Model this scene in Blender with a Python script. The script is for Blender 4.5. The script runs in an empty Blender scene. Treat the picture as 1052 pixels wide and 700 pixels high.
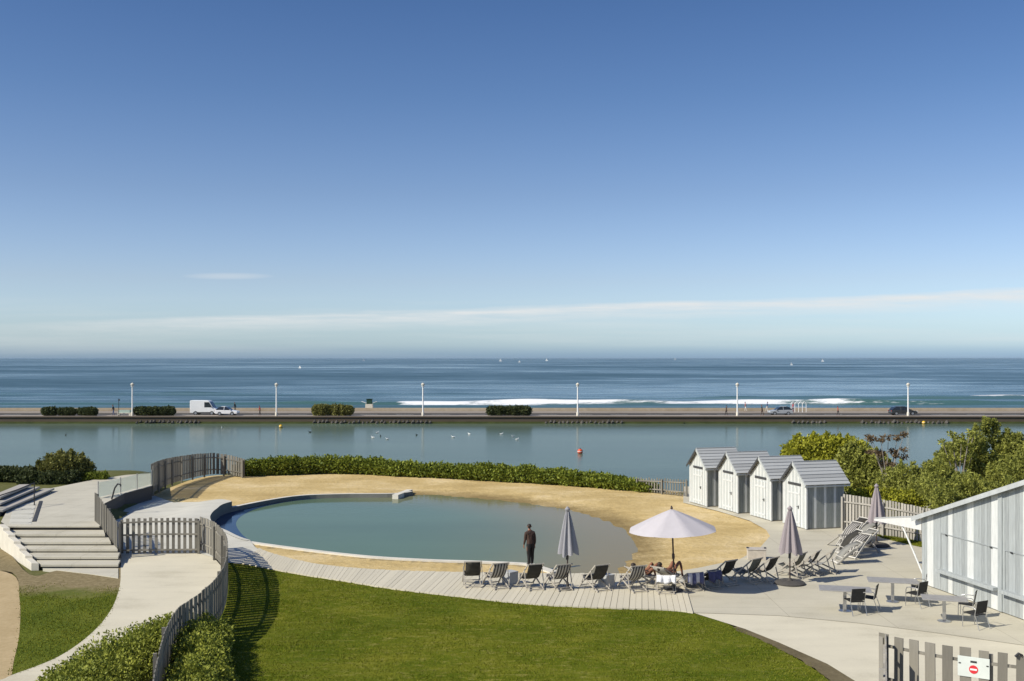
import bpy, math, random
import numpy as np
from mathutils import Vector, Matrix
from mathutils.geometry import delaunay_2d_cdt
random.seed(7); RNG = np.random.default_rng(7)
S = bpy.context.scene; COL = S.collection
R = math.radians
# ------------------------------------------------------------------ survey
F, H, CX, HY = 1100.0, 8.4, 526.0, 368.0          # lens and eye height
def G(px, py, z=0.0):                              # sighted ground point at level z
    D = F*(H-z)/(py-HY)
    return Vector(((px-CX)*D/F, D, z))
def GX(px, D, z=0.0): return Vector(((px-CX)*D/F, D, z))
SUN_AZ, SUN_EL = 26.0, 39.0                        # light travels towards (cos a, sin a)

# ------------------------------------------------------------------ helpers
class MB:
    def __init__(s): s.v=[]; s.f=[]; s.m=[]
    def add(s, vs, fs, m=0):
        n=len(s.v); s.v += [tuple(v) for v in vs]
        for f in fs: s.f.append(tuple(n+i for i in f)); s.m.append(m)
    def box(s, c, d, m=0, M=None):
        x,y,z=(d[0]/2,d[1]/2,d[2]/2); c=Vector(c)
        vs=[Vector((sx*x,sy*y,sz*z)) for sz in(-1,1) for sy in(-1,1) for sx in(-1,1)]
        if M is not None: vs=[M@v for v in vs]
        s.add([c+v for v in vs],[(0,2,3,1),(4,5,7,6),(0,1,5,4),(2,6,7,3),(0,4,6,2),(1,3,7,5)],m)
    def bar(s, p, q, w, d, m=0, side=(1,0,0)):
        p=Vector(p); q=Vector(q); t=(q-p).normalized(); a=Vector(side); a=(a-t*a.dot(t))
        if a.length<1e-4: a=Vector((0,1,0))-t*t.y
        a.normalize(); b=t.cross(a)
        vs=[]
        for e in (p,q):
            for (i,j) in ((-1,-1),(1,-1),(1,1),(-1,1)): vs.append(e+a*(w/2*i)+b*(d/2*j))
        s.add(vs,[(3,2,1,0),(4,5,6,7),(0,1,5,4),(1,2,6,5),(2,3,7,6),(3,0,4,7)],m)
    def tube(s, pts, r, n=8, m=0, cap=True):
        pts=[Vector(p) for p in pts]; N=len(pts); rs=r if isinstance(r,(list,tuple)) else [r]*N
        prev=None; vs=[]
        for i,p in enumerate(pts):
            t=(pts[min(i+1,N-1)]-pts[max(i-1,0)]).normalized()
            if prev is None:
                a=t.orthogonal().normalized()
            else:
                a=(prev-t*prev.dot(t)); a=a.normalized() if a.length>1e-5 else t.orthogonal().normalized()
            prev=a; b=t.cross(a)
            for k in range(n):
                th=2*math.pi*k/n; vs.append(p+(a*math.cos(th)+b*math.sin(th))*rs[i])
        fs=[(i*n+k,i*n+(k+1)%n,(i+1)*n+(k+1)%n,(i+1)*n+k) for i in range(N-1) for k in range(n)]
        if cap: fs+= [tuple(reversed(range(n))), tuple((N-1)*n+k for k in range(n))]
        s.add(vs,fs,m)
    def lathe(s, prof, n=16, m=0, c=(0,0,0)):
        c=Vector(c); vs=[]
        for (r,z) in prof:
            for k in range(n):
                th=2*math.pi*k/n; vs.append(c+Vector((r*math.cos(th),r*math.sin(th),z)))
        N=len(prof)
        fs=[(i*n+k,i*n+(k+1)%n,(i+1)*n+(k+1)%n,(i+1)*n+k) for i in range(N-1) for k in range(n)]
        fs+= [tuple(reversed(range(n))), tuple((N-1)*n+k for k in range(n))]
        s.add(vs,fs,m)
    def prism(s, poly, axis, a, b, m=0):           # 2-D outline swept along an axis from a to b
        n=len(poly)
        def P(u,v,w): return {'x':(w,u,v),'y':(u,w,v),'z':(u,v,w)}[axis]
        vs=[P(u,v,a) for u,v in poly]+[P(u,v,b) for u,v in poly]
        fs=[tuple(range(n)),tuple(reversed(range(n,2*n)))]+[(i,n+i,n+(i+1)%n,(i+1)%n) for i in range(n)]
        s.add(vs,fs,m)
    def sphere(s, c, r, n=12, k=8, m=0):
        c=Vector(c); rr=r if isinstance(r,(tuple,list)) else (r,r,r)
        prof=[(math.sin(math.pi*i/k),-math.cos(math.pi*i/k)) for i in range(1,k)]
        vs=[c+Vector((0,0,-rr[2]))]
        for (a,z) in prof:
            for j in range(n):
                th=2*math.pi*j/n; vs.append(c+Vector((a*math.cos(th)*rr[0],a*math.sin(th)*rr[1],z*rr[2])))
        vs.append(c+Vector((0,0,rr[2]))); N=len(prof); fs=[]
        for j in range(n):
            fs.append((0,1+(j+1)%n,1+j)); fs.append((1+(N-1)*n+j,1+(N-1)*n+(j+1)%n,len(vs)-1))
        for i in range(N-1):
            for j in range(n): fs.append((1+i*n+j,1+i*n+(j+1)%n,1+(i+1)*n+(j+1)%n,1+(i+1)*n+j))
        s.add(vs,fs,m)
    def build(s, name, mats, parent=None, smooth=False, bevel=0):
        me=bpy.data.meshes.new(name); me.from_pydata(s.v,[],s.f)
        if not isinstance(mats,(list,tuple)): mats=[mats]
        for m in mats: me.materials.append(m)
        me.polygons.foreach_set('material_index',s.m)
        if smooth: me.polygons.foreach_set('use_smooth',[True]*len(s.f))
        me.update()
        import bmesh
        bm=bmesh.new(); bm.from_mesh(me); bmesh.ops.recalc_face_normals(bm,faces=bm.faces); bm.to_mesh(me); bm.free()
        o=bpy.data.objects.new(name,me); COL.objects.link(o)
        if parent: o.parent=parent
        if smooth and hasattr(me,'set_sharp_from_angle'): me.set_sharp_from_angle(angle=R(42))
        if bevel:
            b=o.modifiers.new('bevel','BEVEL'); b.width=bevel; b.segments=1; b.limit_method='ANGLE'
        return o
def fastmesh(name, V, Fc, mat, parent=None, k=4, smooth=False):
    me=bpy.data.meshes.new(name); nf=len(Fc)
    me.vertices.add(len(V)); me.vertices.foreach_set('co',np.asarray(V,np.float32).ravel())
    me.loops.add(nf*k); me.loops.foreach_set('vertex_index',np.asarray(Fc,np.int32).ravel())
    me.polygons.add(nf); me.polygons.foreach_set('loop_start',np.arange(0,nf*k,k,dtype=np.int32))
    me.polygons.foreach_set('loop_total',np.full(nf,k,np.int32))
    if smooth: me.polygons.foreach_set('use_smooth',[True]*nf)
    me.materials.append(mat); me.update(calc_edges=True)
    o=bpy.data.objects.new(name,me); COL.objects.link(o)
    if parent: o.parent=parent
    return o
def tag(o, label=None, cat=None, group=None, kind=None):
    if label: o['label']=label
    if cat: o['category']=cat
    if group: o['group']=group
    if kind: o['kind']=kind
    return o
def thing(name, loc, rz=0, label=None, cat=None, group=None):
    o=bpy.data.objects.new(name,None); COL.objects.link(o); o.location=loc; o.rotation_euler.z=rz
    o.empty_display_size=.2
    return tag(o,label,cat,group)
def kids(o): return [c for c in bpy.data.objects if c.parent==o]
def copy_tree(o, parent=None):
    ch=kids(o); c=o.copy(); COL.objects.link(c)
    if parent: c.parent=parent
    for k in ch: copy_tree(k,c)
    return c
def cr(pts, n=8, closed=False):                    # Catmull-Rom
    P=[Vector(p) for p in pts]; N=len(P); out=[]
    rng=range(N) if closed else range(N-1)
    for i in rng:
        if closed: a,b,c,d=P[(i-1)%N],P[i],P[(i+1)%N],P[(i+2)%N]
        else: a,b,c,d=P[max(i-1,0)],P[i],P[i+1],P[min(i+2,N-1)]
        for k in range(n):
            t=k/n
            out.append(.5*((2*b)+(c-a)*t+(2*a-5*b+4*c-d)*t*t+(3*b-3*c+d-a)*t**3))
    if not closed: out.append(P[-1])
    return out
def resample(pts, step):
    L=[0]
    for a,b in zip(pts,pts[1:]): L.append(L[-1]+(b-a).length)
    n=max(1,round(L[-1]/step)); out=[]; j=0
    for i in range(n+1):
        s=L[-1]*i/n
        while j<len(L)-2 and L[j+1]<s: j+=1
        t=(s-L[j])/max(1e-9,L[j+1]-L[j]); out.append(pts[j].lerp(pts[j+1],min(1,t)))
    return out
def sstep(a,b,x):
    t=min(1,max(0,(x-a)/(b-a))) if a!=b else 0
    return t*t*(3-2*t)
def inside(poly,x,y):
    c=False; n=len(poly); j=n-1
    for i in range(n):
        xi,yi=poly[i][0],poly[i][1]; xj,yj=poly[j][0],poly[j][1]
        if (yi>y)!=(yj>y) and x<(xj-xi)*(y-yi)/(yj-yi)+xi: c=not c
        j=i
    return c
def inside_np(poly,X,Y):
    c=np.zeros(X.shape,bool); n=len(poly); j=n-1
    for i in range(n):
        xi,yi=poly[i][0],poly[i][1]; xj,yj=poly[j][0],poly[j][1]
        if yi!=yj:
            c^=((yi>Y)!=(yj>Y))&(X<(xj-xi)*(Y-yi)/(yj-yi)+xi)
        j=i
    return c
def sheet(name, poly, mat, zf, step=1.0, kind='structure', more=()):
    P=[Vector((p[0],p[1])) for p in poly]; n=len(P)
    xs=[p.x for p in P]; ys=[p.y for p in P]; pts=list(P)
    X,Y=np.meshgrid(np.arange(min(xs),max(xs),step),np.arange(min(ys),max(ys),step))
    ok=inside_np(P,X,Y)
    for x,y in zip(X[ok],Y[ok]): pts.append(Vector((float(x)+random.uniform(-.1,.1)*step,float(y)+random.uniform(-.1,.1)*step)))
    pts+=[Vector((p[0],p[1])) for p in more]
    r=delaunay_2d_cdt(pts,[(i,(i+1)%n) for i in range(n)],[list(range(n))],1,1e-5)
    V=[(v.x,v.y,zf(v.x,v.y)) for v in r[0]]
    me=bpy.data.meshes.new(name); me.from_pydata(V,[],[tuple(f) for f in r[2]]); me.materials.append(mat)
    me.polygons.foreach_set('use_smooth',[True]*len(me.polygons)); me.update()
    if me.polygons and sum(p.normal.z for p in me.polygons)<0: me.flip_normals()
    o=bpy.data.objects.new(name,me); COL.objects.link(o)
    if kind: o['kind']=kind
    return o

# ------------------------------------------------------------------ materials
class NT:
    def __init__(s,name):
        s.m=bpy.data.materials.new(name); s.m.use_nodes=True; s.t=s.m.node_tree; s.n=s.t.nodes; s.l=s.t.links
        s.b=s.n['Principled BSDF']
    def node(s,t,**k):
        o=s.n.new(t)
        for a,b in k.items(): setattr(o,a,b)
        return o
    def coord(s,kind='Object',scale=(1,1,1)):
        if kind=='World':
            g=s.node('ShaderNodeNewGeometry').outputs['Position']
        else: g=s.node('ShaderNodeTexCoord').outputs[kind]
        mp=s.node('ShaderNodeMapping'); s.l.new(g,mp.inputs['Vector']); mp.inputs['Scale'].default_value=scale
        return mp.outputs[0]
    def noise(s,co,scale,detail=6,rough=.6):
        n=s.node('ShaderNodeTexNoise'); s.l.new(co,n.inputs['Vector']); n.inputs['Scale'].default_value=scale
        n.inputs['Detail'].default_value=detail; n.inputs['Roughness'].default_value=rough; return n.outputs['Fac']
    def ramp(s,fac,stops):
        r=s.node('ShaderNodeValToRGB'); s.l.new(fac,r.inputs[0]); e=r.color_ramp.elements
        while len(e)<len(stops): e.new(.5)
        for el,(p,c) in zip(e,stops): el.position=p; el.color=(c if isinstance(c,tuple) else (c,c,c))+(1,)
        return r.outputs[0]
    def mix(s,fac,a,b,mode='MIX'):
        m=s.node('ShaderNodeMix',data_type='RGBA',blend_type=mode)
        for i,v in ((0,fac),(6,a),(7,b)):
            if hasattr(v,'links') or isinstance(v,bpy.types.NodeSocket): s.l.new(v,m.inputs[i])
            else: m.inputs[i].default_value=v if i==0 else (tuple(v)+(1,))
        return m.outputs[2]
    def math(s,op,a,b=0.0,clamp=False):
        m=s.node('ShaderNodeMath',operation=op,use_clamp=clamp)
        for i,v in ((0,a),(1,b)):
            if isinstance(v,bpy.types.NodeSocket): s.l.new(v,m.inputs[i])
            else: m.inputs[i].default_value=v
        return m.outputs[0]
    def base(s,c):
        if isinstance(c,bpy.types.NodeSocket): s.l.new(c,s.b.inputs['Base Color'])
        else: s.b.inputs['Base Color'].default_value=tuple(c)+(1,)
    def set(s,**k):
        for a,v in k.items(): s.b.inputs[a.replace('_',' ')].default_value=v
        return s
    def bump(s,h,strength=.3,dist=.05):
        b=s.node('ShaderNodeBump'); b.inputs['Strength'].default_value=strength; b.inputs['Distance'].default_value=dist
        s.l.new(h,b.inputs['Height']); s.l.new(b.outputs[0],s.b.inputs['Normal'])
def mat_var(name,c,var=.18,scale=3.0,rough=.7,metal=0,coord='Object',stretch=(1,1,1),bump=0,spec=.4):
    t=NT(name); co=t.coord(coord,stretch); n=t.noise(co,scale)
    lo=tuple(max(0,x*(1-var)) for x in c); hi=tuple(min(1,x*(1+var)) for x in c)
    t.base(t.ramp(n,[(.3,lo),(.7,hi)])); t.set(Roughness=rough,Metallic=metal); t.b.inputs['Specular IOR Level'].default_value=spec
    if bump: t.bump(t.noise(co,scale*6),bump,.02)
    return t.m
def mat_wood(name,c,var=.3,rough=.8):
    t=NT(name); co=t.coord('World',(9,9,.8)); n=t.noise(co,2.0,8,.7); n2=t.noise(t.coord('World'),.9,3)
    isl=t.node('ShaderNodeNewGeometry').outputs['Random Per Island']
    f=t.math('ADD',t.math('MULTIPLY',n,.5),t.math('ADD',t.math('MULTIPLY',n2,.2),t.math('MULTIPLY',isl,.5)))
    lo=tuple(x*(1-var) for x in c); hi=tuple(min(1,x*(1+var)) for x in c)
    t.base(t.ramp(f,[(.28,lo),(.9,hi)])); t.set(Roughness=rough); t.bump(n,.25,.01); return t.m
def mat_leaf(name,dark,light,scale=1.5,trans=.25):
    t=NT(name); isl=t.node('ShaderNodeNewGeometry').outputs['Random Per Island']
    n=t.noise(t.coord('World'),scale,3)
    n2=t.noise(t.coord('World'),.45,2)
    f=t.math('ADD',t.math('MULTIPLY',isl,.45),t.math('ADD',t.math('MULTIPLY',n,.35),t.math('MULTIPLY',n2,.35)))
    c=t.ramp(f,[(.2,dark),(.6,tuple((a+b)/2 for a,b in zip(dark,light))),(.9,light)])
    t.base(c); t.set(Roughness=.6); t.b.inputs['Specular IOR Level'].default_value=(.03 if 'blade' in name else .2)
    tr=t.node('ShaderNodeBsdfTranslucent'); t.l.new(c,tr.inputs[0]); mx=t.node('ShaderNodeMixShader'); mx.inputs[0].default_value=trans
    t.l.new(t.b.outputs[0],mx.inputs[1]); t.l.new(tr.outputs[0],mx.inputs[2])
    t.l.new(mx.outputs[0],t.n['Material Output'].inputs['Surface']); return t.m
M={}
M['wood_grey']=mat_wood('weathered_wood',(.185,.172,.142),.34)
M['wood_grey_pale']=mat_wood('pale_weathered_wood',(.33,.31,.27),.25); M['pale_frame']=mat_wood('pale_chair_wood',(.50,.48,.43),.18)
M['side_shade']=mat_wood('platform_side_shade',(.055,.05,.045),.3)  # platform sides: shade of the retaining wall put into the colour
M['frame_wood']=mat_wood('deckchair_wood',(.36,.33,.28),.25)
M['white_board']=mat_var('white_painted_board',(.585,.60,.585),.13,3.2,.6,coord='World',stretch=(6,6,.7))
M['pale_board']=mat_var('pale_grey_painted_board',(.45,.475,.465),.10,4,.6,coord='World',stretch=(6,6,.7))
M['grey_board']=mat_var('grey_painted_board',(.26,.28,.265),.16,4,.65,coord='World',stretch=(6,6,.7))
M['blue_board']=mat_var('blue_grey_painted_board',(.345,.37,.37),.15,3,.65,coord='World',stretch=(8,8,.6))
M['blue_board_dark']=mat_var('dull_blue_grey_board',(.29,.31,.31),.18,3,.65,coord='World',stretch=(8,8,.6))
M['roof_grey']=mat_wood('grey_roof_boards',(.34,.35,.35),.2)
M['dark_trim']=mat_var('dark_trim',(.05,.052,.055),.2)
M['metal']=mat_var('brushed_metal',(.5,.5,.5),.1,8,.35,.9)
M['metal_dark']=mat_var('dark_metal',(.06,.06,.06),.2,8,.45,.5)
M['black_mesh']=mat_var('black_mesh_fabric',(.022,.022,.022),.3,20,.75)
M['table_top']=mat_var('grey_table_top',(.30,.29,.275),.12,6,.5)
M['cream']=mat_var('cream_concrete',(.60,.565,.48),.1,2,.85,coord='World',bump=.15)
M['white_paint']=mat_var('white_paint',(.8,.8,.78),.04,3,.5)
M['black_rubber']=mat_var('black_rubber',(.02,.02,.02),.2,5,.8)
M['tan_post']=mat_var('post_base_concrete',(.07,.065,.06),.2,5,.85)
def mat_glass(name,c,alpha_rough=.05):
    t=NT(name); t.base(c); t.set(Roughness=alpha_rough); t.b.inputs['Transmission Weight'].default_value=.85; t.b.inputs['IOR'].default_value=1.1
    return t.m
M['glass']=mat_glass('clear_panel_glass',(.82,.9,.88))
M['car_glass']=mat_var('dark_car_glass',(.02,.025,.03),.1,3,.08,0,spec=.7)
def mat_stripe(name,a,b,period):
    t=NT(name); co=t.coord('Object'); sp=t.node('ShaderNodeSeparateXYZ'); t.l.new(co,sp.inputs[0])
    w=t.math('GREATER_THAN',t.math('SINE',t.math('MULTIPLY',sp.outputs[0],2*math.pi/period)),-.1)
    n=t.noise(co,9,3); c=t.mix(w,a,b); c=t.mix(.25,c,t.ramp(n,[(.3,.55),(.7,1.0)]),'MULTIPLY'); t.base(c); t.set(Roughness=.85); return t.m
M['sling_dark']=mat_var('charcoal_canvas',(.04,.037,.03),.25,7,.9)
M['sling_stripe']=mat_stripe('striped_canvas',(.42,.40,.36),(.06,.055,.055),.115)
M['sling_green']=mat_var('grey_green_canvas',(.14,.14,.115),.2,7,.9)
M['sling_light']=mat_var('light_grey_canvas',(.42,.41,.37),.12,7,.9)
M['sling_grey']=mat_var('grey_canvas',(.24,.235,.21),.15,7,.9)
M['sling_white']=mat_var('white_towelling',(.78,.78,.8),.06,10,.95,bump=.3)
M['sling_navy']=mat_stripe('navy_white_towel',(.07,.08,.18),(.5,.5,.56),.30)
def mat_canopy(name,c):
    t=NT(name); n=t.noise(t.coord('Object'),5,4); t.base(t.ramp(n,[(.3,tuple(x*.93 for x in c)),(.7,c)])); t.set(Roughness=.85)
    cc=tuple(c)+(1,); tr=t.node('ShaderNodeBsdfTranslucent'); tr.inputs[0].default_value=cc
    mx=t.node('ShaderNodeMixShader'); mx.inputs[0].default_value=.2
    t.l.new(t.b.outputs[0],mx.inputs[1]); t.l.new(tr.outputs[0],mx.inputs[2]); t.l.new(mx.outputs[0],t.n['Material Output'].inputs['Surface']); return t.m
M['canopy']=mat_canopy('lilac_white_canopy',(.60,.57,.60))
M['canopy_grey']=mat_canopy('grey_canopy',(.36,.355,.38))
M['canopy_mauve']=mat_canopy('mauve_canopy',(.37,.325,.335))
M['umb_pole']=mat_var('brown_umbrella_pole',(.06,.042,.035),.2)
M['skin']=mat_var('tanned_skin',(.24,.105,.06),.12,6,.55)
M['skin_dark']=mat_var('deep_tan_skin',(.12,.05,.032),.15,6,.5)
M['shirt_dark']=mat_var('dark_brown_cloth',(.055,.032,.024),.3,9,.9)
M['trouser_dark']=mat_var('black_cloth',(.014,.013,.013),.3,9,.9)
M['hair']=mat_var('dark_hair',(.03,.02,.015),.3,14,.6)
M['cloth_red']=mat_var('red_cloth',(.45,.06,.05),.2); M['cloth_pink']=mat_var('pink_cloth',(.6,.3,.28),.15)
M['cloth_blue']=mat_var('blue_cloth',(.05,.08,.18),.2); M['cloth_pale']=mat_var('pale_cloth',(.6,.58,.52),.1)
M['leaf_hedge']=mat_leaf('hedge_leaf',(.06,.095,.012),(.32,.36,.05),1.2)
M['leaf_near']=mat_leaf('near_bush_leaf',(.075,.11,.014),(.42,.44,.07),1.5)
M['leaf_yellow']=mat_leaf('yellow_green_leaf',(.16,.175,.016),(.56,.55,.06),.9,.35)
M['leaf_dark']=mat_leaf('olive_leaf',(.09,.11,.02),(.45,.46,.10),.7,.3)
M['leaf_blue']=mat_leaf('dark_hedge_leaf',(.03,.045,.016),(.12,.14,.05),1.0)
M['leaf_round']=mat_leaf('olive_grey_leaf',(.09,.095,.025),(.30,.29,.08),1.3)
M['leaf_red']=mat_leaf('reddish_seed_leaf',(.10,.07,.04),(.22,.16,.09),1.5)
M['bark']=mat_var('bark',(.12,.10,.08),.3,6,.9)
M['bark_pale']=mat_var('pale_twig_bark',(.26,.23,.2),.25,6,.9)

def mat_ground(name,stops,sc1,sc2,mixf=.5,bump=.3,rough=.95,bd=.03):
    t=NT(name); co=t.coord('World'); a=t.noise(co,sc1,5); b=t.noise(co,sc2,6,.7)
    f=t.math('ADD',t.math('MULTIPLY',a,1-mixf),t.math('MULTIPLY',b,mixf))
    t.base(t.ramp(f,stops)); t.set(Roughness=rough); t.b.inputs['Specular IOR Level'].default_value=.15
    if bump: t.bump(b,bump,bd)
    return t
t=mat_ground('lawn_turf',[(.34,(.070,.098,.006)),(.5,(.098,.124,.009)),(.66,(.14,.152,.018))],.35,7,.45,.6); t.b.inputs['Specular IOR Level'].default_value=.03
o_=t.b.inputs['Base Color'].links[0].from_socket; m1=t.noise(t.coord('World',(.5,1.3,1)),.7,5,.65); m2=t.noise(t.coord('World',(1,2,1)),2.3,4,.7)
o_=t.mix(t.ramp(m1,[(.44,0.0),(.62,.8)]),o_,(.185,.185,.022)); o_=t.mix(t.ramp(m2,[(.52,0.0),(.66,.85)]),o_,(.25,.23,.06)); m3=t.noise(t.coord('World'),11,3,.6); o_=t.mix(t.ramp(m3,[(.68,0.0),(.74,.7)]),o_,(.42,.40,.20)); m4=t.noise(t.coord('World'),.22,3,.5); o_=t.mix(t.ramp(m4,[(.40,.45),(.56,0.0)]),o_,(.05,.085,.006)); t.base(o_); M['lawn']=t.m
M['blade']=mat_leaf('grass_blade',(.078,.102,.006),(.26,.265,.035),.45,.2)
M['dry']=mat_ground('dry_grass',[(.35,(.075,.085,.022)),(.55,(.12,.12,.04)),(.7,(.2,.17,.09))],.6,6,.6,.5).m
M['earth']=mat_ground('bare_earth',[(.35,(.10,.082,.045)),(.65,(.19,.155,.09))],.8,8,.5,.5).m
t=mat_ground('verge_grass',[(.36,(.066,.095,.006)),(.52,(.095,.12,.009)),(.68,(.14,.15,.02))],.5,7,.5,.6)
sp=t.node('ShaderNodeSeparateXYZ'); t.l.new(t.coord('World'),sp.inputs[0])
wy=t.math('ADD',sp.outputs[1],t.math('MULTIPLY',t.noise(t.coord('World'),.5,5),4.0))
dr=t.ramp(t.math('MULTIPLY',t.math('SUBTRACT',wy,39.2),.35,True),[(.2,0.0),(.8,1.0)])
old=t.b.inputs['Base Color'].links[0].from_socket
t.base(t.mix(dr,old,t.ramp(t.noise(t.coord('World'),5,6,.7),[(.3,(.14,.11,.05)),(.7,(.31,.25,.14))])))
M['verge']=t.m
def mat_concrete(name,c,scale=.5,joint=None):
    t=NT(name); co=t.coord('World'); a=t.noise(co,scale,6,.65); b=t.noise(co,14,5,.7); d=t.noise(t.coord('World',(.25,1.2,1)),1.1,4)
    f=t.math('ADD',t.math('ADD',t.math('MULTIPLY',a,.5),t.math('MULTIPLY',b,.2)),t.math('MULTIPLY',d,.3))
    c0=t.ramp(f,[(.33,tuple(x*q for x,q in zip(c,(.74,.73,.70)))),(.47,tuple(x*.95 for x in c)),(.55,c),(.68,tuple(min(1,x*1.1) for x in c))])
    if joint:
        br=t.node('ShaderNodeTexBrick'); t.l.new(t.coord('World'),br.inputs['Vector']); br.offset=0
        for k,v in (('Scale',1.0),('Mortar Size',.008),('Brick Width',joint),('Row Height',joint)): br.inputs[k].default_value=v
        br.inputs['Color1'].default_value=br.inputs['Color2'].default_value=(1,1,1,1); br.inputs['Mortar'].default_value=(.62,.60,.57,1)
        c0=t.mix(1.0,c0,br.outputs[0],'MULTIPLY')
    t.base(c0); t.set(Roughness=.85); t.b.inputs['Specular IOR Level'].default_value=.25; t.bump(b,.15,.01); return t.m
M['terrace']=mat_concrete('terrace_concrete',(.51,.475,.375),.5,3.0)
M['path']=mat_concrete('path_concrete',(.615,.57,.445),.35)
M['deck']=mat_concrete('pool_deck_concrete',(.56,.545,.475),.6)
M['platform']=mat_concrete('platform_concrete',(.52,.49,.40),.6,2.2)
M['coping']=mat_concrete('coping_concrete',(.66,.63,.55),1.0)
M['poolwall']=mat_concrete('basin_wall',(.20,.20,.18),1.0)
M['plank']=mat_wood('boardwalk_plank',(.56,.515,.40),.07)
M['prom']=mat_concrete('promenade_concrete',(.30,.26,.22),.08)
M['asphalt']=mat_concrete('road_asphalt',(.06,.058,.055),.1)
M['quay']=mat_concrete('quay_stone',(.10,.078,.056),.25)
M['rock']=mat_var('quay_boulder',(.075,.068,.06),.5,2,.9,coord='World')
M['weed']=mat_ground('weedy_bank',[(.35,(.02,.028,.008)),(.65,(.06,.07,.02))],.5,3,.5,.3).m
# sand: damp and darker low down by the water
t=NT('beach_sand'); co=t.coord('World'); n1=t.noise(co,.25,5,.6); n2=t.noise(co,6,6,.75); n3=t.noise(t.coord('World',(.35,1.4,1)),.9,5,.65)
f=t.math('ADD',t.math('ADD',t.math('MULTIPLY',n1,.45),t.math('MULTIPLY',n2,.33)),t.math('MULTIPLY',n3,.22))
dry=t.ramp(f,[(.37,(.40,.285,.115)),(.5,(.54,.405,.185)),(.60,(.67,.53,.30))])
wet=t.ramp(f,[(.36,(.20,.145,.06)),(.66,(.31,.225,.10))])
sp=t.node('ShaderNodeSeparateXYZ'); t.l.new(co,sp.inputs[0])
zz=t.math('ADD',sp.outputs[2],t.math('MULTIPLY',t.math('SUBTRACT',f,.5),.35))
w=t.ramp(t.math('MULTIPLY',t.math('ADD',zz,.22),5.0,True),[(.1,1.0),(.75,0.0)])
t.base(t.mix(w,dry,wet)); t.set(Roughness=.95); t.b.inputs['Specular IOR Level'].default_value=.15; vo=t.node('ShaderNodeTexVoronoi'); t.l.new(co,vo.inputs['Vector']); vo.inputs['Scale'].default_value=2.6
t.bump(t.math('ADD',n2,t.math('MULTIPLY',vo.outputs['Distance'],.8)),.6,.06); M['sand']=t.m
M['sandpath']=mat_ground('sandy_track',[(.35,(.36,.27,.14)),(.65,(.50,.39,.23))],.6,6,.5,.4).m
M['beach']=mat_ground('far_beach',[(.35,(.36,.29,.20)),(.65,(.5,.42,.31))],.05,.8,.5,.1).m
# waters
def mat_water(name,c,rough,bs,bstr,stretch=(1,1,1),spec=.5,bd=.1):
    t=NT(name); co=t.coord('World',stretch); n=t.noise(co,bs,5,.6); a=t.noise(t.coord('World',(.02,.08,1)),1.0,5,.6)
    t.base(t.ramp(a,[(.3,tuple(x*.85 for x in c)),(.7,tuple(x*1.15 for x in c))]))
    t.set(Roughness=rough); t.b.inputs['Specular IOR Level'].default_value=spec; t.b.inputs['IOR'].default_value=1.33
    t.bump(n,bstr,bd); return t
t=mat_water('pool_water',(.105,.165,.108),.05,2.2,.16,(1,1,1),.055,.03); a_=t.node('ShaderNodeAttribute',attribute_name='shallow'); t.base(t.mix(a_.outputs['Fac'],t.b.inputs['Base Color'].links[0].from_socket,(.235,.195,.10))); M['pool']=t.m
M['channel']=mat_water('deep_channel_water',(.022,.05,.11),.05,2.2,.16,(1,1,1),.055,.03).m
M['lagoon']=mat_water('lagoon_water',(.088,.128,.092),.17,.9,.3,(.5,1,1),.045,.05).m
t=NT('sea_water'); co=t.coord('World',(.0022,.0036,1)); a=t.noise(co,1.0,7,.68); b=t.noise(t.coord('World',(.025,.06,1)),1.0,5,.65)
f=t.math('ADD',t.math('MULTIPLY',a,.7),t.math('MULTIPLY',b,.3))
sea=t.ramp(f,[(.37,(.040,.088,.115)),(.5,(.062,.122,.148)),(.63,(.17,.265,.295))])
at=t.node('ShaderNodeAttribute',attribute_name='foam'); sr=t.node('ShaderNodeSeparateColor'); t.l.new(at.outputs['Color'],sr.inputs[0])
sea=t.mix(sr.outputs[1],sea,(.055,.125,.115))
fn=t.noise(t.coord('World',(.12,.35,1)),1.0,6,.75)
fm=t.math('MULTIPLY',t.math('SUBTRACT',t.math('ADD',sr.outputs[0],fn),.86),6.0,True)
t.base(t.mix(fm,sea,(.85,.86,.86)))
t.l.new(t.ramp(f,[(.38,.5),(.6,.18)]),t.b.inputs['Roughness']); t.b.inputs['IOR'].default_value=1.33
t.bump(t.noise(t.coord('World',(.06,.22,1)),1.0,7,.65),.5,.6); M['sea']=t.m

# ------------------------------------------------------------------ world, sun, camera
w=bpy.data.worlds.new('World'); S.world=w; w.use_nodes=True; nt=w.node_tree; N=nt.nodes; L=nt.links
bg=N['Background']; bg.inputs['Strength'].default_value=.1
sky=N.new('ShaderNodeTexSky'); sky.sky_type='NISHITA'; sky.sun_disc=False; sky.sun_elevation=R(SUN_EL); sky.sun_rotation=R(270-SUN_AZ)
sky.altitude=0; sky.air_density=1.0; sky.dust_density=.9; sky.ozone_density=3.0
tc=N.new('ShaderNodeTexCoord'); sx=N.new('ShaderNodeSeparateXYZ'); L.new(tc.outputs['Generated'],sx.inputs[0])
def wm(op,a,b=0.0,clamp=False):
    m=N.new('ShaderNodeMath'); m.operation=op; m.use_clamp=clamp
    for i,v in ((0,a),(1,b)):
        if isinstance(v,bpy.types.NodeSocket): L.new(v,m.inputs[i])
        else: m.inputs[i].default_value=v
    return m.outputs[0]
def wramp(f,stops):
    r=N.new('ShaderNodeValToRGB'); L.new(f,r.inputs[0]); e=r.color_ramp.elements
    while len(e)<len(stops): e.new(.5)
    for el,(p,c) in zip(e,stops): el.position=p; el.color=(c if isinstance(c,tuple) else (c,c,c))+(1,)
    return r.outputs[0]
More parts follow.
